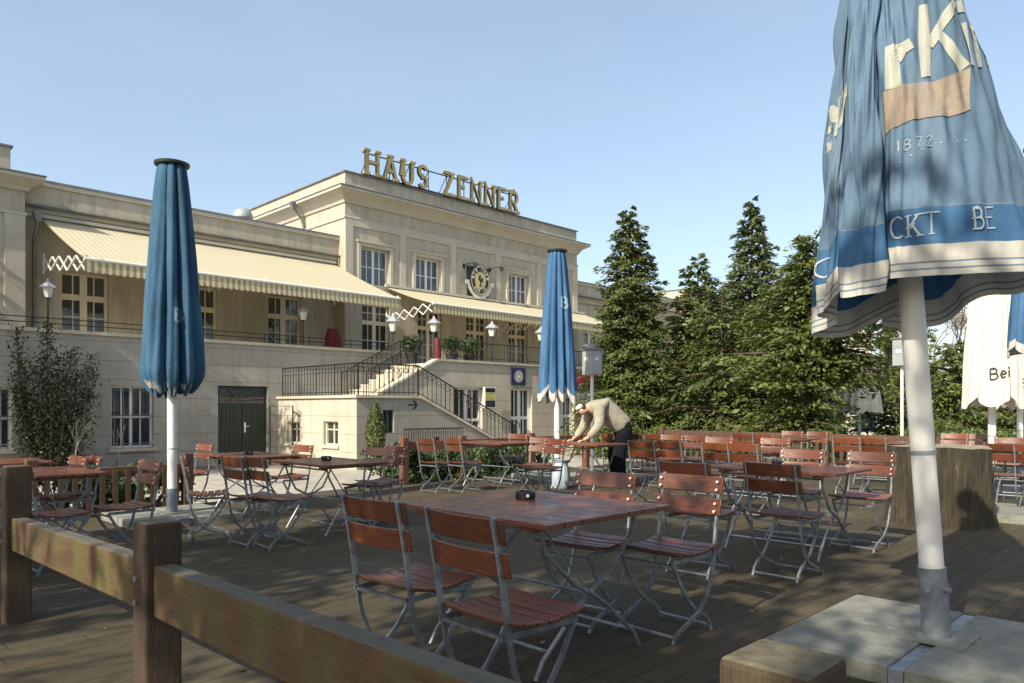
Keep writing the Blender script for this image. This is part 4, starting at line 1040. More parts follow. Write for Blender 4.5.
for i in range(1,3):
    for zz in (RT[i]-.06, RT[i]-.15):
        mb = MB(); mb.tube([(xs_[i]+.02,.070,zz),(xs_[i]+.02,.080,zz)], .011, 8); mb.build('bolt', M['steel'], nf)
mb = MB()
for i in range(17):
    x = xs_[2]+.16+i*.128; mb.box(x-.03,x+.03,.045,.07,-.3,.5)
mb.build('picket_panel', M['rail'], nf)
def fence(name, a0, b0, a1, b1, posts, ptop, r0, r1, label, picket=None, mat='fence_brown'):
    p0 = Vector((*ab(a0,b0),0)); p1 = Vector((*ab(a1,b1),0)); d = p1-p0; L_ = d.length; rz = math.atan2(d.y,d.x)
    zb = (dz(p0.y,p0.x)+dz(p1.y,p1.x))/2
    t = thing(name, (p0.x,p0.y,zb), rz, label, 'fence')
    for q in posts: boxpart('post', q*L_, 0, .13, .13, -.25, ptop, M[mat], t)
    qs = sorted(posts)
    for a,b in zip(qs[:-1], qs[1:]):
        boxpart('rail', (a+b)/2*L_, 0, (b-a)*L_-.132, .06, r0, r1, M[mat], t, .008)
        if picket:
            mb = MB(); k = int((b-a)*L_/picket)
            for i in range(1,k): 
                x = a*L_+(b-a)*L_*i/k; mb.box(x-.032,x+.032,-.055,-.031,.02,r0+.10)
            mb.box(a*L_+.07,b*L_-.07,-.03,-.001,.08,.14)
            mb.build('picket_panel', M[mat], t)
    return t
def a_of(px, b): r = (px-CX)/F; return b*(1+r)/(1-r)
FB = 10.65
aa = a_of(187,FB)
fence('wooden_fence', -3.4, FB, aa, FB, [0,.25,.5,.75,1.0], .80, .52, .66, 'dark picket fence behind the left tables under the terrace wall', .15, 'fence_old')
a0, a1 = a_of(404,FB), a_of(531,FB)
fence('wooden_fence', a0, FB, a1+1.8, FB, [0,(a_of(462,FB)-a0)/(a1+1.8-a0),(a1-a0)/(a1+1.8-a0),1.0], .84, .60, .76, 'red brown post and rail fence in front of the green hedge', None)
fence('wooden_fence', 15.85, 10.5, 15.85, -12.0, [i/11 for i in range(12)], .82, .60, .76, 'long brown picket fence along the far edge of the deck', .17, 'fence_old')
hd = 0
for k,(px,w_,lab) in enumerate(((395,1.6,'low hedge clump beside the fence post at the deck entry'),(432,2.0,'low hedge clump behind the pair of far folding chairs'),(478,2.2,'low hedge clump under the red brown rail'),(520,2.0,'low hedge clump left of the far blue parasol'))):
    b_ = FB+.55; a_ = a_of(px,b_); x_,y_ = ab(a_,b_)
    bush(x_, y_, w_, 1.05, lab, M['hedge'], 140+k, 3600, .085, 'hedge clumps along the deck', 'hedge_plant', 'hedge plant', dpt=1.0)
for k,(px,w_) in enumerate(((60,1.8),(140,1.6))):
    b_ = FB+.6; a_ = a_of(px,b_); x_,y_ = ab(a_,b_)
    bush(x_, y_, w_, .95, ('low dark plants behind the picket fence at far left','low dark plants behind the picket fence beside the left parasol')[k], M['hedge'], 150+k, 2400, .085, 'dark plants behind the left fence', 'hedge_plant', 'hedge plant', dpt=.9)

# ------------------------------------------------------------------ folding chairs and tables
def make_chair():
    t = thing('folding_chair', (0,0,0), 0, '', 'chair', 'folding beer garden chairs')
    A_ = [(-.265,.875),(-.245,.78),(-.215,.62),(-.19,.45),(-.165,.32),(-.12,.21),(-.04,.13),(.06,.09),(.14,.06),(.185,.03),(.20,.0)]
    B_ = [(.185,.435),(.165,.40),(.10,.29),(.03,.20),(-.05,.135),(-.12,.10),(-.165,.06),(-.19,.0)]
    mb = MB()
    def strip(prof, x, w=.020, th=.007):
        n_ = len(prof); vs = []
        for i,(y,z) in enumerate(prof):
            p0 = Vector(prof[max(i-1,0)]); p1 = Vector(prof[min(i+1,n_-1)]); d = (p1-p0).normalized(); nn = Vector((-d.y,d.x))
            for (dx,s) in ((-th,-1),(th,-1),(th,1),(-th,1)): vs.append((x+dx, y+nn.x*s*w/2, z+nn.y*s*w/2))
        fs = [(i*4+j,i*4+(j+1)%4,(i+1)*4+(j+1)%4,(i+1)*4+j) for i in range(n_-1) for j in range(4)]+[(3,2,1,0),tuple((n_-1)*4+j for j in range(4))]
        return vs, fs
    for s in (-1,1): mb.add(*strip(A_, s*.195))
    mb.bar((-.2,.19,.035),(.2,.19,.035),.022,.008,(0,0,1)); mb.bar((-.2,-.192,.43),(.2,-.192,.43),.02,.012)
    mb.build('back_frame', M['steel'], t, smooth=35)
    mb = MB()
    for s in (-1,1): mb.add(*strip(B_, s*.175))
    mb.bar((-.18,-.18,.03),(.18,-.18,.03),.022,.008); mb.bar((-.18,.16,.405),(.18,.16,.405),.02,.012)
    for s in (-1,1): mb.bar((s*.184,-.21,.435),(s*.184,.185,.435),.008,.024)
    mb.build('seat_frame', M['steel'], t, smooth=35)
    def slat(zc, yc, tilt, name, h=.093, w=.45):
        m_ = MB(); k = 12; vs = []
        for i in range(k+1):
            x = -w/2+w*i/k; cv = -.028*(1-(2*x/w)**2)
            for (dy,dh) in ((-.008,-h/2),(.008,-h/2),(.008,h/2),(-.008,h/2)):
                vs.append((x, yc+cv+dy-tilt*dh, zc+dh))
        m_.add(vs, [(i*4+j,i*4+(j+1)%4,(i+1)*4+(j+1)%4,(i+1)*4+j) for i in range(k) for j in range(4)]+[(3,2,1,0),tuple(k*4+j for j in range(4))])
        return m_.build(name, M['slat'], t, smooth=35, bevel=.003)
    slat(.822,-.238,.2,'back_slat'); slat(.700,-.214,.2,'back_slat')
    mb = MB(); y = -.2
    n_ = 6; w_ = .054; 
    for i in range(n_):
        yc = -.165+i*.0665; dip = .022*((yc/.17)**2)
        z = .452+dip-(.008 if i == n_-1 else 0); sl_ = 2*.022*yc/.17**2*w_/2
        vs = []; k = 6
        for q in range(k+1):
            x = -.215+.43*q/k; c_ = -.006*(1-(2*x/.43)**2)
            for (dy,dh) in ((-w_/2,0),(w_/2,0),(w_/2,.016),(-w_/2,.016)): vs.append((x, yc+dy, z+c_+dh+(sl_ if dy > 0 else -sl_)))
        mb.add(vs, [(a*4+j,a*4+(j+1)%4,(a+1)*4+(j+1)%4,(a+1)*4+j) for a in range(k) for j in range(4)]+[(3,2,1,0),tuple(k*4+j for j in range(4))])
    mb.build('seat', M['slat'], t, smooth=35, bevel=.003)
    mb = MB()
    for s in (-1,1):
        for zc,yc in ((.845,-.232),(.80,-.223),(.722,-.206),(.678,-.197)): mb.tube([(s*.195,yc+.004,zc),(s*.195,yc+.014,zc)], .007, 8)
    mb.build('bolts', M['polewhite'], t)
    return t
def make_table(Lx, Ly, group):
    t = thing('garden_table', (0,0,0), 0, '', 'table', group)
    mb = MB(); n_ = 8; w_ = Ly/n_
    for i in range(n_):
        y0 = -Ly/2+i*w_; mb.box(-Lx/2,Lx/2,y0+.005,y0+w_-.005,.726,.752)
    mb.build('tabletop', M['tabletop'], t, bevel=.003)
    mb = MB()
    for s in (-1,1): mb.box(s*Lx*.36-.03,s*Lx*.36+.03,-Ly/2+.04,Ly/2-.04,.70,.7255)
    mb.build('batten', M['tabletop'], t)
    def leg(xs, dirn, off):
        m_ = MB(); prof = [(-dirn*(Ly/2-.10),.70),(-dirn*(Ly/2-.13),.60),(-dirn*.16,.42),(0,.34),(dirn*.12,.26),(dirn*(Ly/2-.15),.08),(dirn*(Ly/2-.10),.0)]
        for s in (-1,1): m_.tube([(s*(xs+off),y,z) for y,z in prof], .0115, 6)
        m_.tube([(-(xs+off),prof[-2][0]-dirn*.05,.11),(xs+off,prof[-2][0]-dirn*.05,.11)], .009, 6)
        m_.tube([(-(xs+off),prof[0][0],.69),(xs+off,prof[0][0],.69)], .010, 6)
        return m_
    leg(Lx*.38, 1, 0).build('leg_frame', M['steel'], t, smooth=True); leg(Lx*.38, -1, -.03).build('leg_frame', M['steel'], t, smooth=True)
    mb = MB(); mb.tube([(-Lx*.36,0,.34),(Lx*.36,0,.34)], .009, 6); mb.tube([(-Lx*.36,.0,.34),(0,0,.69)], .007, 5); mb.tube([(Lx*.36,.0,.34),(0,0,.69)], .007, 5); mb.build('brace', M['steel'], t)
    return t
RZ = -PI/4
TG = 'beer garden tables on the deck'
tables = [  # px, py of the middle of the top, long side, short side, label, turn
 (536,508,1.10,.98,'nearest table with red brown boards and a black ashtray',0),
 (786,467,1.20,.85,'table between the nearest table and the tree stump',.0),
 (47,471,1.15,.80,'table with a grey lit top behind the near left fence post',.0),
 (8,461,1.15,.80,'table cut off by the left edge of the view',0),
 (250,454.5,1.20,.80,'table in front of the dark green door',0),
 (329,461,1.15,.78,'table with an ashtray before the bright landing wall',0),
 (493,442,1.20,.80,'small looking far table in front of the hedge',0),
 (583,443,1.20,.80,'far table that the bending person is wiping',0),
 (697,445,1.20,.80,'far table in the middle of the back row of chairs',0),
 (652,437.2,1.20,.80,'farthest table behind the bending person',0),
 (782,438,1.20,.80,'far table close to the picket fence at the back',0),
 (757,448.5,1.20,.80,'table behind the middle right chair with two dark slats',0),
 (885,441.5,1.20,.80,'table between the tree stump and the picket fence',0),
 (1038,449,1.20,.80,'table right of the tree stump at the right edge',0)]
TPOS = []; protos = {}
for i,(px,py,lx_,ly_,lab,tn) in enumerate(tables):
    x,y = deck_at(px,py,.75)
    if i == 0: x,y = .11,3.98
    key = (lx_,ly_)
    if key not in protos: t = make_table(lx_,ly_,TG); t['label'] = lab; t.location = (x,y,dz(y,x)); t.rotation_euler = (0,0,RZ+tn); protos[key] = t
    else: t = dup(protos[key], (x,y,dz(y,x)), RZ+tn, lab)
    TPOS.append((x,y))
chairs = [  # px, py of the back's top edge, way it faces (+1 away along the boards), turn, distance override, label
 (370,499,1,.05,None,'chair nearest the fence rail, left of the two chairs with their backs to the viewer'),
 (459,514,1,-.04,None,'chair closest to the viewer with its dark seat in front of the fence rail'),
 (607,472,-1,.06,None,'chair with an orange lit back at the far side of the nearest table'),
 (692,475,-1,-.05,None,'chair with a dark back at the far right of the nearest table'),
 (682,462,1,.04,None,'chair just behind the dark backed chair of the nearest table'),
 (770,463,1,-.03,None,'chair with two dark slats in the middle right of the deck'),
 (803,449.5,-1,.05,None,'chair with an orange back on the far side of the table by the stump'),
 (872,452,-1,-.04,None,'chair with a bright top slat immediately left of the tree stump'),
 (80,456,-1,.1,None,'left of two red chair backs behind the grey lit left table'),
 (97,456,-1,-.05,None,'right of two red chair backs behind the grey lit left table'),
 (152,460,-1,.06,None,'chair left of the white pole of the left parasol'),
 (20,468,1,.1,None,'chair mostly hidden behind the near left fence post'),
 (181,459,1,-.35,7.6,'chair right beside the white pole of the left parasol'),
 (231,457,1,.05,None,'left of two chairs backing onto the table before the landing wall'),
 (254,457.5,1,-.05,None,'right of two chairs backing onto the table before the landing wall'),
 (381,449,-1,.35,8.6,'chair with a white lit back beside the potted thuja'),
 (397,450,-1,.0,8.9,'chair in shade next to the tall fence post'),
 (304,448,-1,.1,9.9,'chair standing before the bright landing wall'),
 (206,447,-1,.1,11.0,'chair behind the table at the dark green door'),
 (425,441,1,.06,11.7,'left of two chairs in front of the hedge'),
 (452,441,1,-.06,11.6,'right of two chairs in front of the hedge'),
 (519,442,-1,.1,13.2,'chair half hidden behind the far table at the hedge'),
 (543,439,-1,.2,11.2,'chair with a slanting back left of the far parasol pole'),
 (556,441,-1,-.1,10.6,'chair just left of the pale blue bag'),
 (641,441,1,.05,None,'left of two chairs directly right of the bending person'),
 (668,441,1,-.05,None,'right of two chairs directly right of the bending person'),
 (673,434.5,-1,.05,12.6,'left chair on the far side of the table in the back row'),
 (697,434,-1,-.06,12.3,'right chair on the far side of the table in the back row'),
 (720,437,-1,.1,11.4,'chair at the right end of the table in the back row'),
 (630,435.5,1,.08,13.2,'left chair of the farthest table behind the bending person'),
 (653,435,1,-.05,13.0,'right chair of the farthest table behind the bending person'),
 (742,435,1,.05,13.2,'left chair at the table close to the picket fence'),
 (763,432.5,1,-.05,13.5,'middle chair with a high back at the table close to the picket fence'),
 (793,432,-1,.05,15.2,'left chair between the far table and the picket fence'),
 (818,433,-1,-.05,14.8,'right chair between the far table and the picket fence'),
 (716,447,1,.05,9.2,'left chair of the table behind the nearest far row'),
 (742,447,1,-.05,8.9,'right chair of the table behind the nearest far row'),
 (776,441,-1,.1,10.9,'chair facing the viewer on the far side of the table behind the nearest far row'),
 (846,441,1,.05,11.2,'left chair in front of the picket fence beside the tree stump'),
 (872,442,1,-.08,11.0,'right chair in front of the picket fence beside the tree stump'),
 (610,437,1,.1,13.4,'chair behind the legs of the bending person'),
 (955,436,-1,.05,13.4,'left chair behind the tree stump close to the picket fence'),
 (984,437,-1,-.08,13.0,'right chair behind the tree stump close to the picket fence'),
 (1003,443,1,.15,9.0,'white lit chair frame right of the tree stump'),
 (1034,443,1,.0,8.7,'chair cut off by the right edge of the view'),
 (1012,437,-1,.1,11.2,'chair behind the table at the right edge')]
proto = None
for i,(px,py,sg,tn,Yo,lab) in enumerate(chairs):
    if Yo: x,y = (px-CX)/F*Yo, Yo
    else: x,y = deck_at(px,py,.87)
    rz = RZ+(0 if sg > 0 else PI)+tn
    f = Vector((-math.sin(rz), math.cos(rz)))
    x += f.x*.26; y += f.y*.26
    if proto is None: proto = make_chair(); proto['label'] = lab; proto.location = (x,y,dz(y,x)); proto.rotation_euler = (0,0,rz)
    else: dup(proto, (x,y,dz(y,x)), rz, lab)
# ashtrays
def make_ashtray():
    t = thing('ashtray', (0,0,0), 0, '', 'ashtray', 'ashtrays on the tables')
    mb = MB(); mb.lathe([(.052,0),(.058,.01),(.058,.042),(.050,.046),(.046,.040),(.044,.014),(.0005,.012)], 24); mb.build('bowl', M['black'], t, smooth=40)
    mb = MB(); 
    for k in range(3):
        a_ = 2*PI*k/3+.7; mb.tube([(.060*math.cos(a_),.060*math.sin(a_),.026),(.0635*math.cos(a_),.0635*math.sin(a_),.026)], .009, 10)
    mb.build('emblem', M['polewhite'], t)
    return t
ash = None
for (ti_, px, py, lab) in ((0,525.5,499,'black ashtray standing on the nearest table'),(5,325,456,'dark ashtray on the table before the landing wall'),(4,244,452,'dark ashtray on the table at the dark green door'),(1,768,459,'dark ashtray on the table by the tree stump')):
    x,y = deck_at(px,py,.755)
    tx,ty = TPOS[ti_]
    if abs(x-tx)+abs(y-ty) > .5: x,y = tx-.05, ty+.08
    if ash is None: ash = make_ashtray(); ash['label'] = lab; ash.location = (x,y,dz(ty,tx)+.753)
    else: dup(ash, (x,y,dz(ty,tx)+.753), .4, lab)

# ------------------------------------------------------------------ parasols
def base_slab(t, z0, sz=1.24, h=.095):
    mb = MB(); g = .006; hs = sz/2
    for sx in (-1,1):
        for sy in (-1,1):
            x0,x1 = sorted((sx*.035,sx*hs)); y0,y1 = sorted((sy*g,sy*hs)); mb.box(x0,x1,y0,y1,z0,z0+h)
    o = mb.build('base_slab', M['concrete'], t, bevel=.006); o.rotation_euler = (0,0,RZ)
    mb = MB(); mb.box(-.032,.032,-hs+.002,hs-.002,z0,z0+h-.012); o = mb.build('base_channel', M['polegrey'], t); o.rotation_euler = (0,0,RZ)
    mb = MB(); mb.box(-.16,.16,-.16,.16,z0+h+.001,z0+h+.009); o = mb.build('base_plate', M['concrete'], t); o.rotation_euler = (0,0,RZ)
def pole_parts(t, z0, zt, lean=0.0, r=.060, sock=.30):
    mb = MB(); f = lambda z: (-lean*(z-z0),0,z)
    mb.tube([f(z0+sock),f(zt)], r*.93, 20); mb.build('pole', M['polewhite'], t, smooth=True)
    mb = MB(); mb.tube([f(z0),f(z0+sock)], r*1.08, 20); 
    for k,a_ in enumerate((-1.2,-2.3)):
        p = Vector(f(z0+sock*(.72-.0*k))); mb.tube([p+Vector((math.cos(a_),math.sin(a_),0))*r, p+Vector((math.cos(a_),math.sin(a_),0))*(r+.035)], .014, 8)
    mb.build('pole_socket', M['polegrey'], t, smooth=True)
    mb = MB(); mb.tube([f(z0+sock*2.6),f(z0+sock*2.6+.02)], r*1.0, 20); mb.build('collar', M['lampgrey'], t, smooth=True)
def closed_canopy(t, ztop, zhem, rtop, rhem, seed, mats, nf=8, tuck=0, hem=.1, name='canopy', stripe=.06, depth=.42, cap=True):
    rng = random.Random(seed); ph = [rng.uniform(0,6.28) for _ in range(8)]; NT, NR = 200, 48
    def P(th, tt, off=0):
        base = rtop+(rhem-rtop)*tt**.72
        if tuck and tt > .9: base *= 1-tuck*((tt-.9)/.1)**2
        q = nf/2*th+1.0*math.sin(2*th+ph[0])+.5*math.sin(th+ph[1])+.25*math.sin(tt*2.2+ph[2]); p = abs(math.sin(q))
        d_ = depth*(.55+.45*min(1,tt*2))*(.68+.32*math.sin(th*3+ph[5])*math.cos(th*2+ph[7]))
        r = base*(1-d_+d_*p**.55)*(1+.035*math.sin(19*th+ph[3]+tt*3)*min(1,tt*1.5)+.03*math.sin(3*th+ph[4]-tt*4))+off
        r += .02*math.sin(tt*17+5*th)*tt*base
        z = ztop+(zhem-ztop)*tt+hem*(.5-p**.8)*max(0,(tt-.8)/.2)**1.5+(.035*math.sin(2*th+ph[6])+.025*math.sin(5*th+ph[7]))*max(0,(tt-.7)/.3)
        return (r*math.cos(th), r*math.sin(th), z)
    mb = MB(); vs = []
    ts = [(i/NR) for i in range(NR+1)]
    for tt in ts:
        for j in range(NT): vs.append(P(2*PI*j/NT, tt))
    fs = []; ms = []
    for i in range(NR):
        for j in range(NT):
            fs.append((i*NT+j,i*NT+(j+1)%NT,(i+1)*NT+(j+1)%NT,(i+1)*NT+j))
            ms.append(1 if ts[i] > 1-stripe else 0)
    mb.v = vs; mb.f = [list(f) for f in fs]; mb.m = ms
    o = mb.build(name, mats, t, smooth=True)
    if cap:
        mc = MB(); mc.lathe([(rtop*1.0,ztop-.02),(rtop*1.22,ztop+.0),(rtop*1.25,ztop+.03),(rtop*.9,ztop+.045),(.02,ztop+.06)], 28); mc.build('top_ring', M['darkmetal'], t, smooth=40)
    return P
PG = 'closed parasols'
# left blue parasol
X1,Y1 = (172-CX)/F*9.15, 9.15; Z1 = dz(Y1,X1)
u1 = thing('closed_parasol', (X1,Y1,Z1), 0, 'closed dark blue parasol left in front of the terrace wall', 'parasol', PG)
base_slab(u1, 0); pole_parts(u1, .095, 4.2-Z1)
P1 = closed_canopy(u1, CZ+(HY-166)/F*Y1-Z1, CZ+(HY-391)/F*Y1-Z1, .165, .385, 3, [M['blue'],M['blue']], 8, .35, .10, stripe=.03, depth=.56)
mb = MB()
def print_on(mb, P, txt, th0, t0, h, w, zspan, flip=1, off=.012, rmean=.3, vertical=False):
    def fn(x,y,o):
        return P(th0+x/rmean, t0-y/zspan, off+o)
    text_flat(mb, txt, fn, 0, 0, h, w, .2, sub=.02)
print_on(mb, P1, 'B', -1.02, .70, .15, .03, 2.8); mb.build('printed_letter', M['fadedprint'], u1)
mb = MB()
for k in range(60):                          # worn pale stitching bits at the hem
    th = -PI/2+random.uniform(-1.2,1.2); tt = random.choice((.955,.965,.975)); 
    mb.add([P1(th,tt,.006),P1(th+.03,tt,.006),P1(th+.03,tt+.02,.006),P1(th,tt+.02,.006)], [(0,1,2,3)])
mb.build('hem_print', M['hem'], u1)
# far blue parasol
X2_,Y2_ = (557-CX)/F*14.1, 14.1; Z2 = dz(Y2_)
u2 = thing('closed_parasol', (X2_,Y2_,Z2), 0, 'closed bright blue parasol before the central block beside the bending person', 'parasol', PG)
base_slab(u2, 0); pole_parts(u2, .095, 4.2-Z2)
P2 = closed_canopy(u2, CZ+(HY-252)/F*Y2_-Z2, CZ+(HY-396)/F*Y2_-Z2, .155, .41, 9, [M['blue_band'],M['hem']], 8, 0, .26, stripe=.06, depth=.5)
mb = MB(); print_on(mb, P2, 'B', -1.30, .40, .2, .04, 2.75); mb.build('printed_letter', M['fadedprint'], u2)
# white parasols at the right and in the distance
def white_parasol(x, y, label, txt, seed, top=4.3, hem_z=1.33, rh=.42, gz=None):
    Z = dz(y) if gz is None else gz
    t = thing('closed_parasol', (x,y,Z), 0, label, 'parasol', PG); base_slab(t, 0); pole_parts(t, .095, top-Z-.05)
    P = closed_canopy(t, top-Z, hem_z-Z, .14, rh, seed, [M['whitecloth'],M['whitecloth']], 8, 0, .16, stripe=.03, depth=.3)
    if txt:
        mb = MB(); print_on(mb, P, txt, -2.2, .88, .15, .02, top-hem_z, rmean=.36); mb.build('printed_letters', M['printdark'], t)
    return t
white_parasol((992-CX)/F*11.5, 11.5, 'closed white parasol behind the right side of the near blue parasol', 'Bei', 21)
white_parasol((1020-CX)/F*15.0, 15.0, 'closed white parasol partly hidden at the right edge', 'Be', 22, rh=.45)
white_parasol((859-CX)/F*25, 25.0, 'closed white parasol far back under the broad yew', None, 23, top=4.0, hem_z=1.1, rh=.78, gz=G)
u4 = thing('closed_parasol', ((1041-CX)/F*8.6,8.6,dz(8.6)), 0, 'closed blue parasol with a striped hem at the right edge', 'parasol', PG)
base_slab(u4, 0); pole_parts(u4, .095, 4.2)
closed_canopy(u4, 4.3, CZ+(HY-352)/F*8.6-dz(8.6), .14, .34, 31, [M['blue_band'],M['hem']], 8, 0, .08, stripe=.05, depth=.25)

# near blue parasol, loosely closed
X3,Y3 = 2.17, 3.78; Z3 = dz(Y3)
u3 = thing('closed_parasol', (X3,Y3,Z3), 0, 'large faded blue parasol hanging loosely closed in the right foreground', 'parasol', PG)
base_slab(u3, 0); LEAN = .075; pole_parts(u3, .095, 4.1, LEAN, .062, .36)
HP = [(-.26,.04),(-.25,.29),(-.14,.36),(.10,.375),(.40,.31),(.67,.08),(.66,-.15),(.42,-.12),(.37,-.40),(.05,-.38),(.0,-.16),(-.15,-.43),(-.37,-.38),(-.33,-.14),(-.45,-.08),(-.465,.05),(-.41,.09),(-.455,.22),(-.40,.32),(-.30,.315)]
HZ = [.02,.0,.0,.01,.03,.05,.0,-.03,-.14,-.15,-.10,-.20,-.20,-.16,-.13,-.11,-.03,-.08,-.08,-.06]
SEG = 34
def cr(a,b,c,d,t): return tuple(.5*((2*b[i])+(-a[i]+c[i])*t+(2*a[i]-5*b[i]+4*c[i]-d[i])*t*t+(-a[i]+3*b[i]-3*c[i]+d[i])*t**3) for i in range(len(b)))
H3 = [(HP[i][0],HP[i][1],HZ[i]) for i in range(len(HP))]; NH = len(H3)
def hemcurve(s):                              # s in control-point units
    i = int(math.floor(s)); f = s-i
    return cr(H3[(i-1)%NH],H3[i%NH],H3[(i+1)%NH],H3[(i+2)%NH],f)
ZT, ZH = 4.05, 1.85
def C3(s, d, off=0):                          # d: distance up from the hem
    x,y,hz = hemcurve(s); L_ = ZT-(ZH+hz); tt = 1-d/L_; tt = max(0,min(1,tt))
    sc = .16+.84*tt**.82
    pf = 1 if s % NH > 4.6 or s % NH < .6 else .35
    wob = pf*(.012*math.sin(s*2.3+d*5)+.010*math.sin(s*5.1-d*9)+.006*math.sin(s*11+d*3))
    wob += .007*math.sin(s*8.3+d*6.1+1.3*math.sin(d*4+s))+.004*math.sin(s*17-d*13)+.012*math.exp(-d*3)*math.sin(s*6.3+1)
    e = hemcurve(s+.02); b = hemcurve(s-.02); tx,ty = e[0]-b[0],e[1]-b[1]; ln = math.hypot(tx,ty)+1e-9
    nx,ny = -ty/ln, tx/ln                    # outward (curve runs clockwise seen from above, y to the viewer)
    z = ZH+hz+d; ax = -LEAN*(z-.095)
    k = (off+wob*min(1,d*3+.3))
    return (ax+sc*x+nx*k, -(sc*y+ny*k), z-Z3)
dl_ = [0,.028,.037,.060,.069,.10,.125,.148,.325,.332]+[.332+(2.2-.332)*i/130 for i in range(1,131)]
rm = [0,1,0,1,0,0,0,2,1]+[3]*130
mb = MB(); NS = NH*SEG; vs = []
for d in dl_:
    for j in range(NS): vs.append(C3(j/SEG, d))
fs = []; ms = []
for i in range(len(dl_)-1):
    for j in range(NS):
        fs.append([i*NS+j,i*NS+(j+1)%NS,(i+1)*NS+(j+1)%NS,(i+1)*NS+j]); ms.append(rm[i])
mb.v = vs; mb.f = fs; mb.m = ms
mb.build('canopy', [M['hem'],M['hemgrey'],M['blue_band'],M['blue_old']], u3, smooth=True)
mc = MB(); mc.lathe([(.15,ZT-Z3-.05),(.2,ZT-Z3),(.18,ZT-Z3+.04),(.02,ZT-Z3+.06)], 24, (-LEAN*(ZT-.095),0,0)); mc.build('top_ring', M['darkmetal'], u3, smooth=40)
# arc length along the hem, so that print keeps its size
ARC = [0.0]; 
for k in range(1, NH*40+1):
    a,b = hemcurve((k-1)/40), hemcurve(k/40); ARC.append(ARC[-1]+math.hypot(b[0]-a[0],b[1]-a[1]))
def s_at(s0, dist):
    t = ARC[int(round(s0*40))]+dist
    if t < 0: t += ARC[-1]
    lo, hi = 0, len(ARC)-1
    while hi-lo > 1:
        m_ = (lo+hi)//2
        if ARC[m_] <= t: lo = m_
        else: hi = m_
    return (lo+(t-ARC[lo])/max(1e-9,ARC[hi]-ARC[lo]))/40
def scale_d(d): return .16+.84*max(0,1-d/2.22)**.82
def on_panel(s0, slope=0.0):
    def fn(x,y,o):
        d = y+slope*x; return C3(s_at(s0, x/scale_d(d)), d, .0045+o)
    return fn
S0 = 1.0
mb = MB(); f_ = on_panel(S0, .05)
text_flat(mb, 'CKT', f_, .012, .186, .10, .009, .24, sub=.012, serif=.014, xs=.68); mb.build('border_lettering', M['printwhite'], u3); mb = MB(); text_flat(mb, 'BE', f_, .375, .186, .10, .009, .28, sub=.012, serif=.014, xs=.68)
mb.build('border_lettering', M['printwhite'], u3); mb = MB(); f_ = on_panel(S0, .10); text_flat(mb, '1872', f_, .05, .60, .05, .0045, .45, sub=.012)
mb.build('printed_year', M['printwhite'], u3); mb = MB(); text_flat(mb, 'O', on_panel(14.35, 0), -.005, .18, .095, .009, sub=.012)
mb.build('border_lettering', M['printwhite'], u3)
SL = .16
mb = MB(); f_ = on_panel(S0, SL)
text_flat(mb, 'r', f_, .05, .915, .33, .058, .0, sub=.012, xs=.55)
text_flat(mb, 'K', f_, .20, .93, .36, .052, .0, sub=.012, xs=.80); text_flat(mb, 'i', f_, .45, .94, .35, .054, .0, sub=.012); text_flat(mb, 'n', f_, .53, .93, .35, .045, .0, sub=.012, xs=.5)
mb.build('big_lettering', M['printcream'], u3); mb = MB(); f2 = on_panel(14.35, .30); text_flat(mb, 'er', f2, -.05, .86, .28, .04, .12, sub=.012, xs=.62)
mb.build('big_lettering', M['printcream'], u3)
mb = MB(); f_ = on_panel(S0, SL+.02); k = 40       # banner under the letters
vs = []
for i in range(k+1):
    x = .0+.42*i/k; vs += [f_(x,.70+.02*math.sin(i*.14)+.03*i/k,.0), f_(x,.745,.0), f_(x,.79,.0), f_(x,.83,.0), f_(x,.87,.0), f_(x,.905+.01*math.sin(i*.2),.0)]
mb.add(vs, [(i*6+q,i*6+q+1,i*6+q+7,i*6+q+6) for i in range(k) for q in range(5)]); mb.build('printed_banner', M['printpink'], u3)
mb = MB(); f_ = on_panel(S0, .1)
for i in range(9):
    x = .02+.045*i; y = .52+.03*math.sin(i*.45)+.012*i; mb.add([f_(x-.005,y,0),f_(x,y-.005,0),f_(x+.005,y,0),f_(x,y+.005,0)], [(0,1,2,3)])
f_ = on_panel(S0, .2)
for i,(x,y,w_,h_) in enumerate(((.04,1.41,.10,.02),(.05,1.44,.02,.05),(.08,1.44,.02,.06),(.11,1.44,.02,.05),(.03,1.50,.13,.03),(.06,1.54,.06,.04))):
    mb.add([f_(x,y,.001),f_(x+w_,y,.001),f_(x+w_,y+h_,.001),f_(x,y+h_,.001)], [(0,1,2,3)])
mb.build('printed_ornament', M['printwhite'], u3)

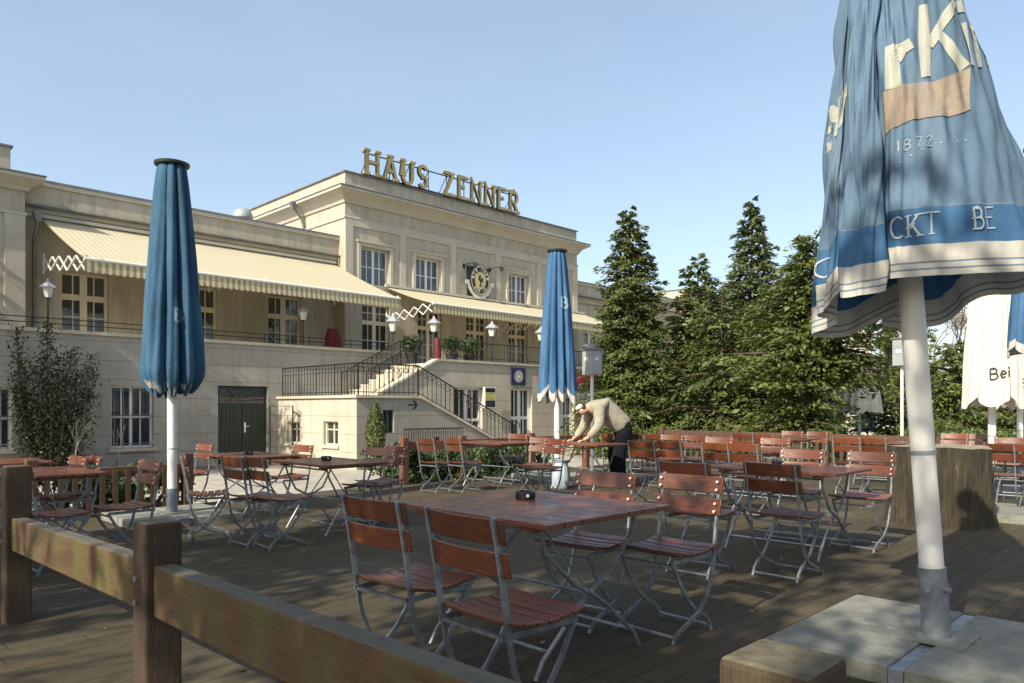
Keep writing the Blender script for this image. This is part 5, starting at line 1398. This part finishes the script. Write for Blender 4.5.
# ------------------------------------------------------------------ lamps on poles, stump, small things
for k,(px,ptop,pbox,Y,lab) in enumerate(((592,349,375,15.5,'grey box lamp on a white pole left of the slim conifer'),(902,338,366,17.0,'grey box lamp on a white pole behind the near parasol pole'))):
    x,y = atpx(px,Y); z1 = CZ+(HY-ptop)/F*Y-G; z0 = CZ+(HY-pbox)/F*Y-G
    t = thing('box_lamp', (x,y,G), .6, lab, 'street lamp', 'box lamps on poles')
    mb = MB(); mb.tube([(0,0,0),(0,0,z0)], .035, 10); mb.build('pole', M['polewhite'], t, smooth=True)
    mb = MB(); mb.box(-.15,.15,-.15,.15,z0,z1-.03); mb.build('lamp_box', M['lampgrey'], t, bevel=.015)
    mb = MB(); mb.box(-.18,.18,-.18,.18,z1-.029,z1); mb.lathe([(.1,z1),(.09,z1+.08),(.02,z1+.12)], 10); mb.build('lamp_cap', M['zinc'], t)
    mb = MB()
    for s in (-1,1): mb.box(-.05,.05,s*.152-.002,s*.152+.002,z0+.3,z0+.37)
    mb.box(-.153,-.149,-.06,.06,z0+.3,z0+.37)
    mb.build('lamp_mark', M['polewhite'], t)
sx,sy = 4.90, 8.45
tst = thing('tree_stump', (sx,sy,dz(sy)), 0, 'thick cut tree stump with furrowed bark on the deck behind the near parasol pole', 'tree stump')
rng_ = random.Random(4); mb = MB(); NTh, NZ = 96, 14; vs = []
for i in range(NZ+1):
    f = i/NZ
    for j in range(NTh):
        a_ = 2*PI*j/NTh; r = .50*(1+.10*(1-f)**3)+.03*math.sin(3*a_+.5)+.02*math.sin(7*a_+f)+.016*abs(math.sin(17*a_+math.sin(f*4)))+.010*math.sin(41*a_+f*6)
        vs.append((r*math.cos(a_), r*math.sin(a_), .86*f+(.010*math.sin(2*a_)+.004*math.sin(9*a_) if i == NZ else 0)))
mb.add(vs, [(i*NTh+j,i*NTh+(j+1)%NTh,(i+1)*NTh+(j+1)%NTh,(i+1)*NTh+j) for i in range(NZ) for j in range(NTh)], 0)
mb.build('bark', M['stump'], tst, smooth=True)
mb = MB(); top = vs[NZ*NTh:]; mb.add([(0,0,.857)]+top, [(0,1+j,1+(j+1)%NTh) for j in range(NTh)]); mb.build('cut_face', M['stumptop'], tst)
# pale blue bag by the person's table
x,y = atpx(561,12.2); t = thing('plastic_bag', (x,y,dz(y)), .3, 'pale blue plastic bag hanging open beside the table the person wipes', 'bag')
mb = MB(); pr = [(.10,0),(.14,.06),(.15,.2),(.14,.34),(.09,.42),(.13,.47)]
NTh = 28; vs = []
for (r,z) in pr:
    for j in range(NTh):
        a_ = 2*PI*j/NTh; rr = r*(1+.1*math.sin(5*a_+z*6)+.06*math.sin(11*a_)); vs.append((rr*math.cos(a_), rr*.8*math.sin(a_), z))
mb.add(vs, [(i*NTh+j,i*NTh+(j+1)%NTh,(i+1)*NTh+(j+1)%NTh,(i+1)*NTh+j) for i in range(len(pr)-1) for j in range(NTh)]+[tuple(range(NTh))]); mb.build('bag_body', M['plasticbag'], t, smooth=True)
# pale kiosk far behind
x,y = atpx(856,34); kk = thing('garden_kiosk', (x,y,G), .0, 'pale far kiosk with a blue shutter behind the far white parasol', 'kiosk')
mb = MB(); mb.box(-1.9,1.9,0,2.5,0,1.9); mb.build('wall', M['stone'], kk); mb = MB(); mb.box(-2.1,2.1,-.3,2.7,1.9,2.05); mb.build('roof', M['zinc'], kk)
mb = MB(); mb.box(.1,.9,-.03,-.002,.6,1.7); mb.build('shutter', M['bluepanel'], kk); mb = MB(); mb.box(-1.5,-.5,-.03,-.002,.4,1.7); mb.build('door', M['green_door'], kk)

# ------------------------------------------------------------------ bending person
def skin_obj(name, pts, edges, rad, mat, parent, roots=(0,), sub=2, flat=None):
    me = bpy.data.meshes.new(name); me.from_pydata(pts, edges, []); o = bpy.data.objects.new(name, me); C.objects.link(o)
    sk = o.modifiers.new('skin','SKIN'); sk.use_smooth_shade = True
    for i,v in enumerate(me.skin_vertices[0].data):
        r = rad[i]; v.radius = r if isinstance(r,tuple) else (r,r); v.use_root = i in roots
    s_ = o.modifiers.new('sub','SUBSURF'); s_.levels = sub; s_.render_levels = sub
    dg = bpy.context.evaluated_depsgraph_get(); m2 = bpy.data.meshes.new_from_object(o.evaluated_get(dg)); m2.name = name
    o.modifiers.clear(); o.data = m2; bpy.data.meshes.remove(me); m2.materials.clear(); m2.materials.append(mat)
    m2.polygons.foreach_set('use_smooth', [True]*len(m2.polygons)); o.parent = parent; return o
PX_, PY_ = atpx(617,12.7)
ps = thing('person', (PX_,PY_,dz(PY_)), PI+.28, 'person in a beige jacket and black trousers bending over a far table to wipe it', 'person')
ps.scale = (1.05,1.05,1.05)
J = dict(pelvis=(-.10,0,.96), waist=(.04,0,1.12), chest=(.24,0,1.26), upper=(.40,0,1.30), neck=(.50,0,1.28), skull=(.60,0,1.235), face=(.655,0,1.17),
 hipL=(-.09,.10,.92), kneeL=(.02,.11,.50), ankL=(-.03,.11,.09), toeL=(.16,.12,.035), hipR=(-.09,-.10,.92), kneeR=(.0,-.11,.50), ankR=(-.08,-.11,.09), toeR=(.11,-.13,.035),
 shL=(.40,.19,1.24), elL=(.42,.27,.98), wrL=(.60,.22,.79), hdL=(.67,.20,.757), shR=(.40,-.19,1.24), elR=(.47,-.25,.97), wrR=(.66,-.15,.79), hdR=(.73,-.12,.757))
def sk(names, edges, rad, *a, **k):
    idx = {n_:i for i,n_ in enumerate(names)}; return skin_obj(k.pop('name'), [J[n_] for n_ in names], [(idx[p],idx[q]) for p,q in edges], [rad[n_] for n_ in names], *a, **k)
bn = list(J.keys()); pts = [J[n_] for n_ in bn]; ix = {n_:i for i,n_ in enumerate(bn)}
ed = [('pelvis','waist'),('waist','chest'),('chest','upper'),('upper','neck'),('neck','skull'),('skull','face'),('pelvis','hipL'),('hipL','kneeL'),('kneeL','ankL'),('ankL','toeL'),('pelvis','hipR'),('hipR','kneeR'),('kneeR','ankR'),('ankR','toeR'),
 ('upper','shL'),('shL','elL'),('elL','wrL'),('wrL','hdL'),('upper','shR'),('shR','elR'),('elR','wrR'),('wrR','hdR')]
RD = dict(pelvis=.13,waist=.115,chest=.13,upper=.11,neck=.058,skull=.095,face=.06,hipL=.095,kneeL=.06,ankL=.042,toeL=.03,hipR=.095,kneeR=.06,ankR=.042,toeR=.03,shL=.06,elL=.042,wrL=.03,hdL=.036,shR=.06,elR=.042,wrR=.03,hdR=.036)
edges = [(ix[a],ix[b]) for a,b in ed]; rads = [RD[n_] for n_ in bn]; roots = [0]
for s,h,spread in (('L','hdL',1),('R','hdR',-1)):          # five separate fingers on each hand
    hx,hy,hz_ = J[h]
    for k in range(4):
        oy = (k-1.5)*.019; ln = (.07,.08,.076,.06)[k]; b = len(pts)
        pts += [(hx+.005,hy+oy*.8,hz_-.004),(hx+.035+ln*.3,hy+oy,hz_-.012),(hx+.035+ln*.75,hy+oy*1.1,hz_-.035)]; rads += [.010,.009,.007]; edges += [(b,b+1),(b+1,b+2)]; roots.append(b)
    b = len(pts); pts += [(hx-.01,hy-spread*.02,hz_),(hx+.02,hy-spread*.05,hz_-.012),(hx+.045,hy-spread*.058,hz_-.03)]; rads += [.011,.010,.008]; edges += [(b,b+1),(b+1,b+2)]; roots.append(b)
# nose and ears belong to the same body
b = len(pts); pts += [(.66,0,1.20),(.715,0,1.185)]; rads += [.016,.011]; edges += [(b,b+1)]; roots.append(b)
for s in (-1,1):
    b = len(pts); pts += [(.59,s*.085,1.22),(.585,s*.105,1.225)]; rads += [.02,.014]; edges += [(b,b+1)]; roots.append(b)
skin_obj('body', pts, edges, rads, M['skin'], ps, roots)
sk(['waist','pelvis','chest','upper','neck','shL','elL','wrL','shR','elR','wrR'], [('pelvis','waist'),('waist','chest'),('chest','upper'),('upper','neck'),('upper','shL'),('shL','elL'),('elL','wrL'),('upper','shR'),('shR','elR'),('elR','wrR')],
   dict(pelvis=(.17,.19),waist=(.20,.20),chest=(.205,.205),upper=(.15,.165),neck=.085,shL=.115,elL=.085,wrL=.06,shR=.115,elR=.085,wrR=.06), M['jacket'], ps, name='jacket')
J2 = dict(J); J['shinL'] = (.0,.11,.16); J['shinR'] = (-.04,-.11,.16)
J['seat'] = (-.165,0,.93); J['belt'] = (-.05,0,1.03)
sk(['pelvis','seat','belt','hipL','kneeL','shinL','ankL','hipR','kneeR','shinR','ankR'], [('pelvis','seat'),('pelvis','belt'),('pelvis','hipL'),('hipL','kneeL'),('kneeL','shinL'),('shinL','ankL'),('pelvis','hipR'),('hipR','kneeR'),('kneeR','shinR'),('shinR','ankR')],
   dict(pelvis=.165,seat=.10,belt=.15,hipL=.15,kneeL=.125,shinL=.105,ankL=.10,hipR=.15,kneeR=.125,shinR=.105,ankR=.10), M['trousers'], ps, name='trousers')
for s in 'LR':
    a_, t_ = Vector(J['ank'+s]), Vector(J['toe'+s])
    skin_obj('shoe', [tuple(a_+Vector((-.06,0,-.045))),tuple(a_+Vector((.03,0,-.035))),tuple(t_)], [(0,1),(1,2)], [.045,.05,.042], M['shoe'], ps)
skin_obj('hair', [(.555,0,1.27),(.61,0,1.27),(.66,0,1.24)], [(0,1),(1,2)], [.088,.095,.062], M['hair'], ps)
skin_obj('cap', [(.60,0,1.305),(.66,0,1.285),(.72,0,1.235)], [(0,1),(1,2)], [(.075,.045),(.075,.042),(.055,.014)], M['capwhite'], ps)
mb = MB()
for s in (-1,1): mb.lathe([(.001,-.012),(.011,-.004),(.012,.004),(.001,.012)], 10, (.695,s*.032,1.205))
mb.build('eyes', M['hair'], ps)
mb = MB(); mb.box(.69,.70,-.022,.022,1.135,1.143); mb.build('mouth', M['redbundle'], ps)

# ------------------------------------------------------------------ unseen trees behind and beside the viewer, leaf crowns added to shade the deck
SHADE = [(-6.4,-7.0,11.5,2.6),(-2.2,-6.4,10.5,2.7),(2.0,-7.2,11.5,2.6),(-9.6,-1.8,11.0,2.4),(-4.6,-2.9,9.5,2.2),(5.4,-5.0,10.5,2.5),(-15.6,12.9,11.0,2.6),(-19.5,16.0,10.5,2.8),(-.4,-10.5,12.5,2.8),(-5.4,.6,9.5,2.8),(5.6,-3.2,9.5,3.0),(8.5,.0,10,3.0)]
SLAB = ['leafy tree behind the viewer, far left','leafy tree behind the viewer, left of the middle','leafy tree behind the viewer, right of the middle','leafy tree left of the viewer','leafy tree nearest to the viewer on the left','leafy tree behind the viewer to the right','leafy tree on the left beyond the deck corner','leafy tree on the left near the pavilion','tallest leafy tree farthest behind the viewer','unseen leafy tree added overhead on the left to darken the deck','unseen leafy tree added overhead on the right to darken the deck','unseen leafy tree added beyond the near parasol to darken the deck']
for k,(x,y,h_,cr_) in enumerate(SHADE):
    ty_ = y if k < 9 else y-3.2  # last three crowns are added overhead, unseen, to keep skylight off the deck
    t = bare_tree(x, ty_, h_, SLAB[k], 300+k, buds=0, spread=.5, trunk=.2, depth=5, group='leafy trees behind the viewer')
    t.name = 'leafy_tree'
    g = np.random.default_rng(700+k); n_ = 9000 if k in (6,7) or k > 8 else 2500; nc = 60 if k in (6,7) or k > 8 else 20
    cc = rnd_dirs(g,nc)*g.uniform(.35,1.0,(nc,1))*np.array([cr_,cr_,h_*(.27 if k < 9 else .16)])+np.array([0,y-ty_,h_*(.72 if k < 9 else .78)]); pick = g.integers(0,nc,n_)
    P_ = cc[pick]+rnd_dirs(g,n_)*(g.uniform(0,1,(n_,1))**.5)*(.95 if k in (6,7) else .75)*np.array([1,1,.6])
    leaf_mesh('crown', P_, rnd_dirs(g,n_), rnd_dirs(g,n_), .20*g.uniform(.6,1.4,n_), g.uniform(0,1,n_), M['yew'], t, .6)

# ------------------------------------------------------------------ litter on the deck
g = np.random.default_rng(77); n_ = 520
a_ = g.uniform(1.0,13,n_); b_ = g.uniform(-6,9.5,n_); xx = (a_-b_)*R2; yy = (a_+b_)*R2
P_ = np.stack([xx,yy,np.array([dz(v,u)+.006 for u,v in zip(xx,yy)])],1)
nn = np.array([0,0,1.])+g.normal(size=(n_,3))*.25; uu = g.normal(size=(n_,3)); uu[:,2] *= .1
tag(leaf_mesh('fallen_leaves', P_, nn, uu, .035*g.uniform(.4,1.4,n_), g.uniform(0,1,n_), leafmat('dry_fallen_leaf', (.10,.06,.025), (.42,.36,.24)), None, .5), kind='stuff')
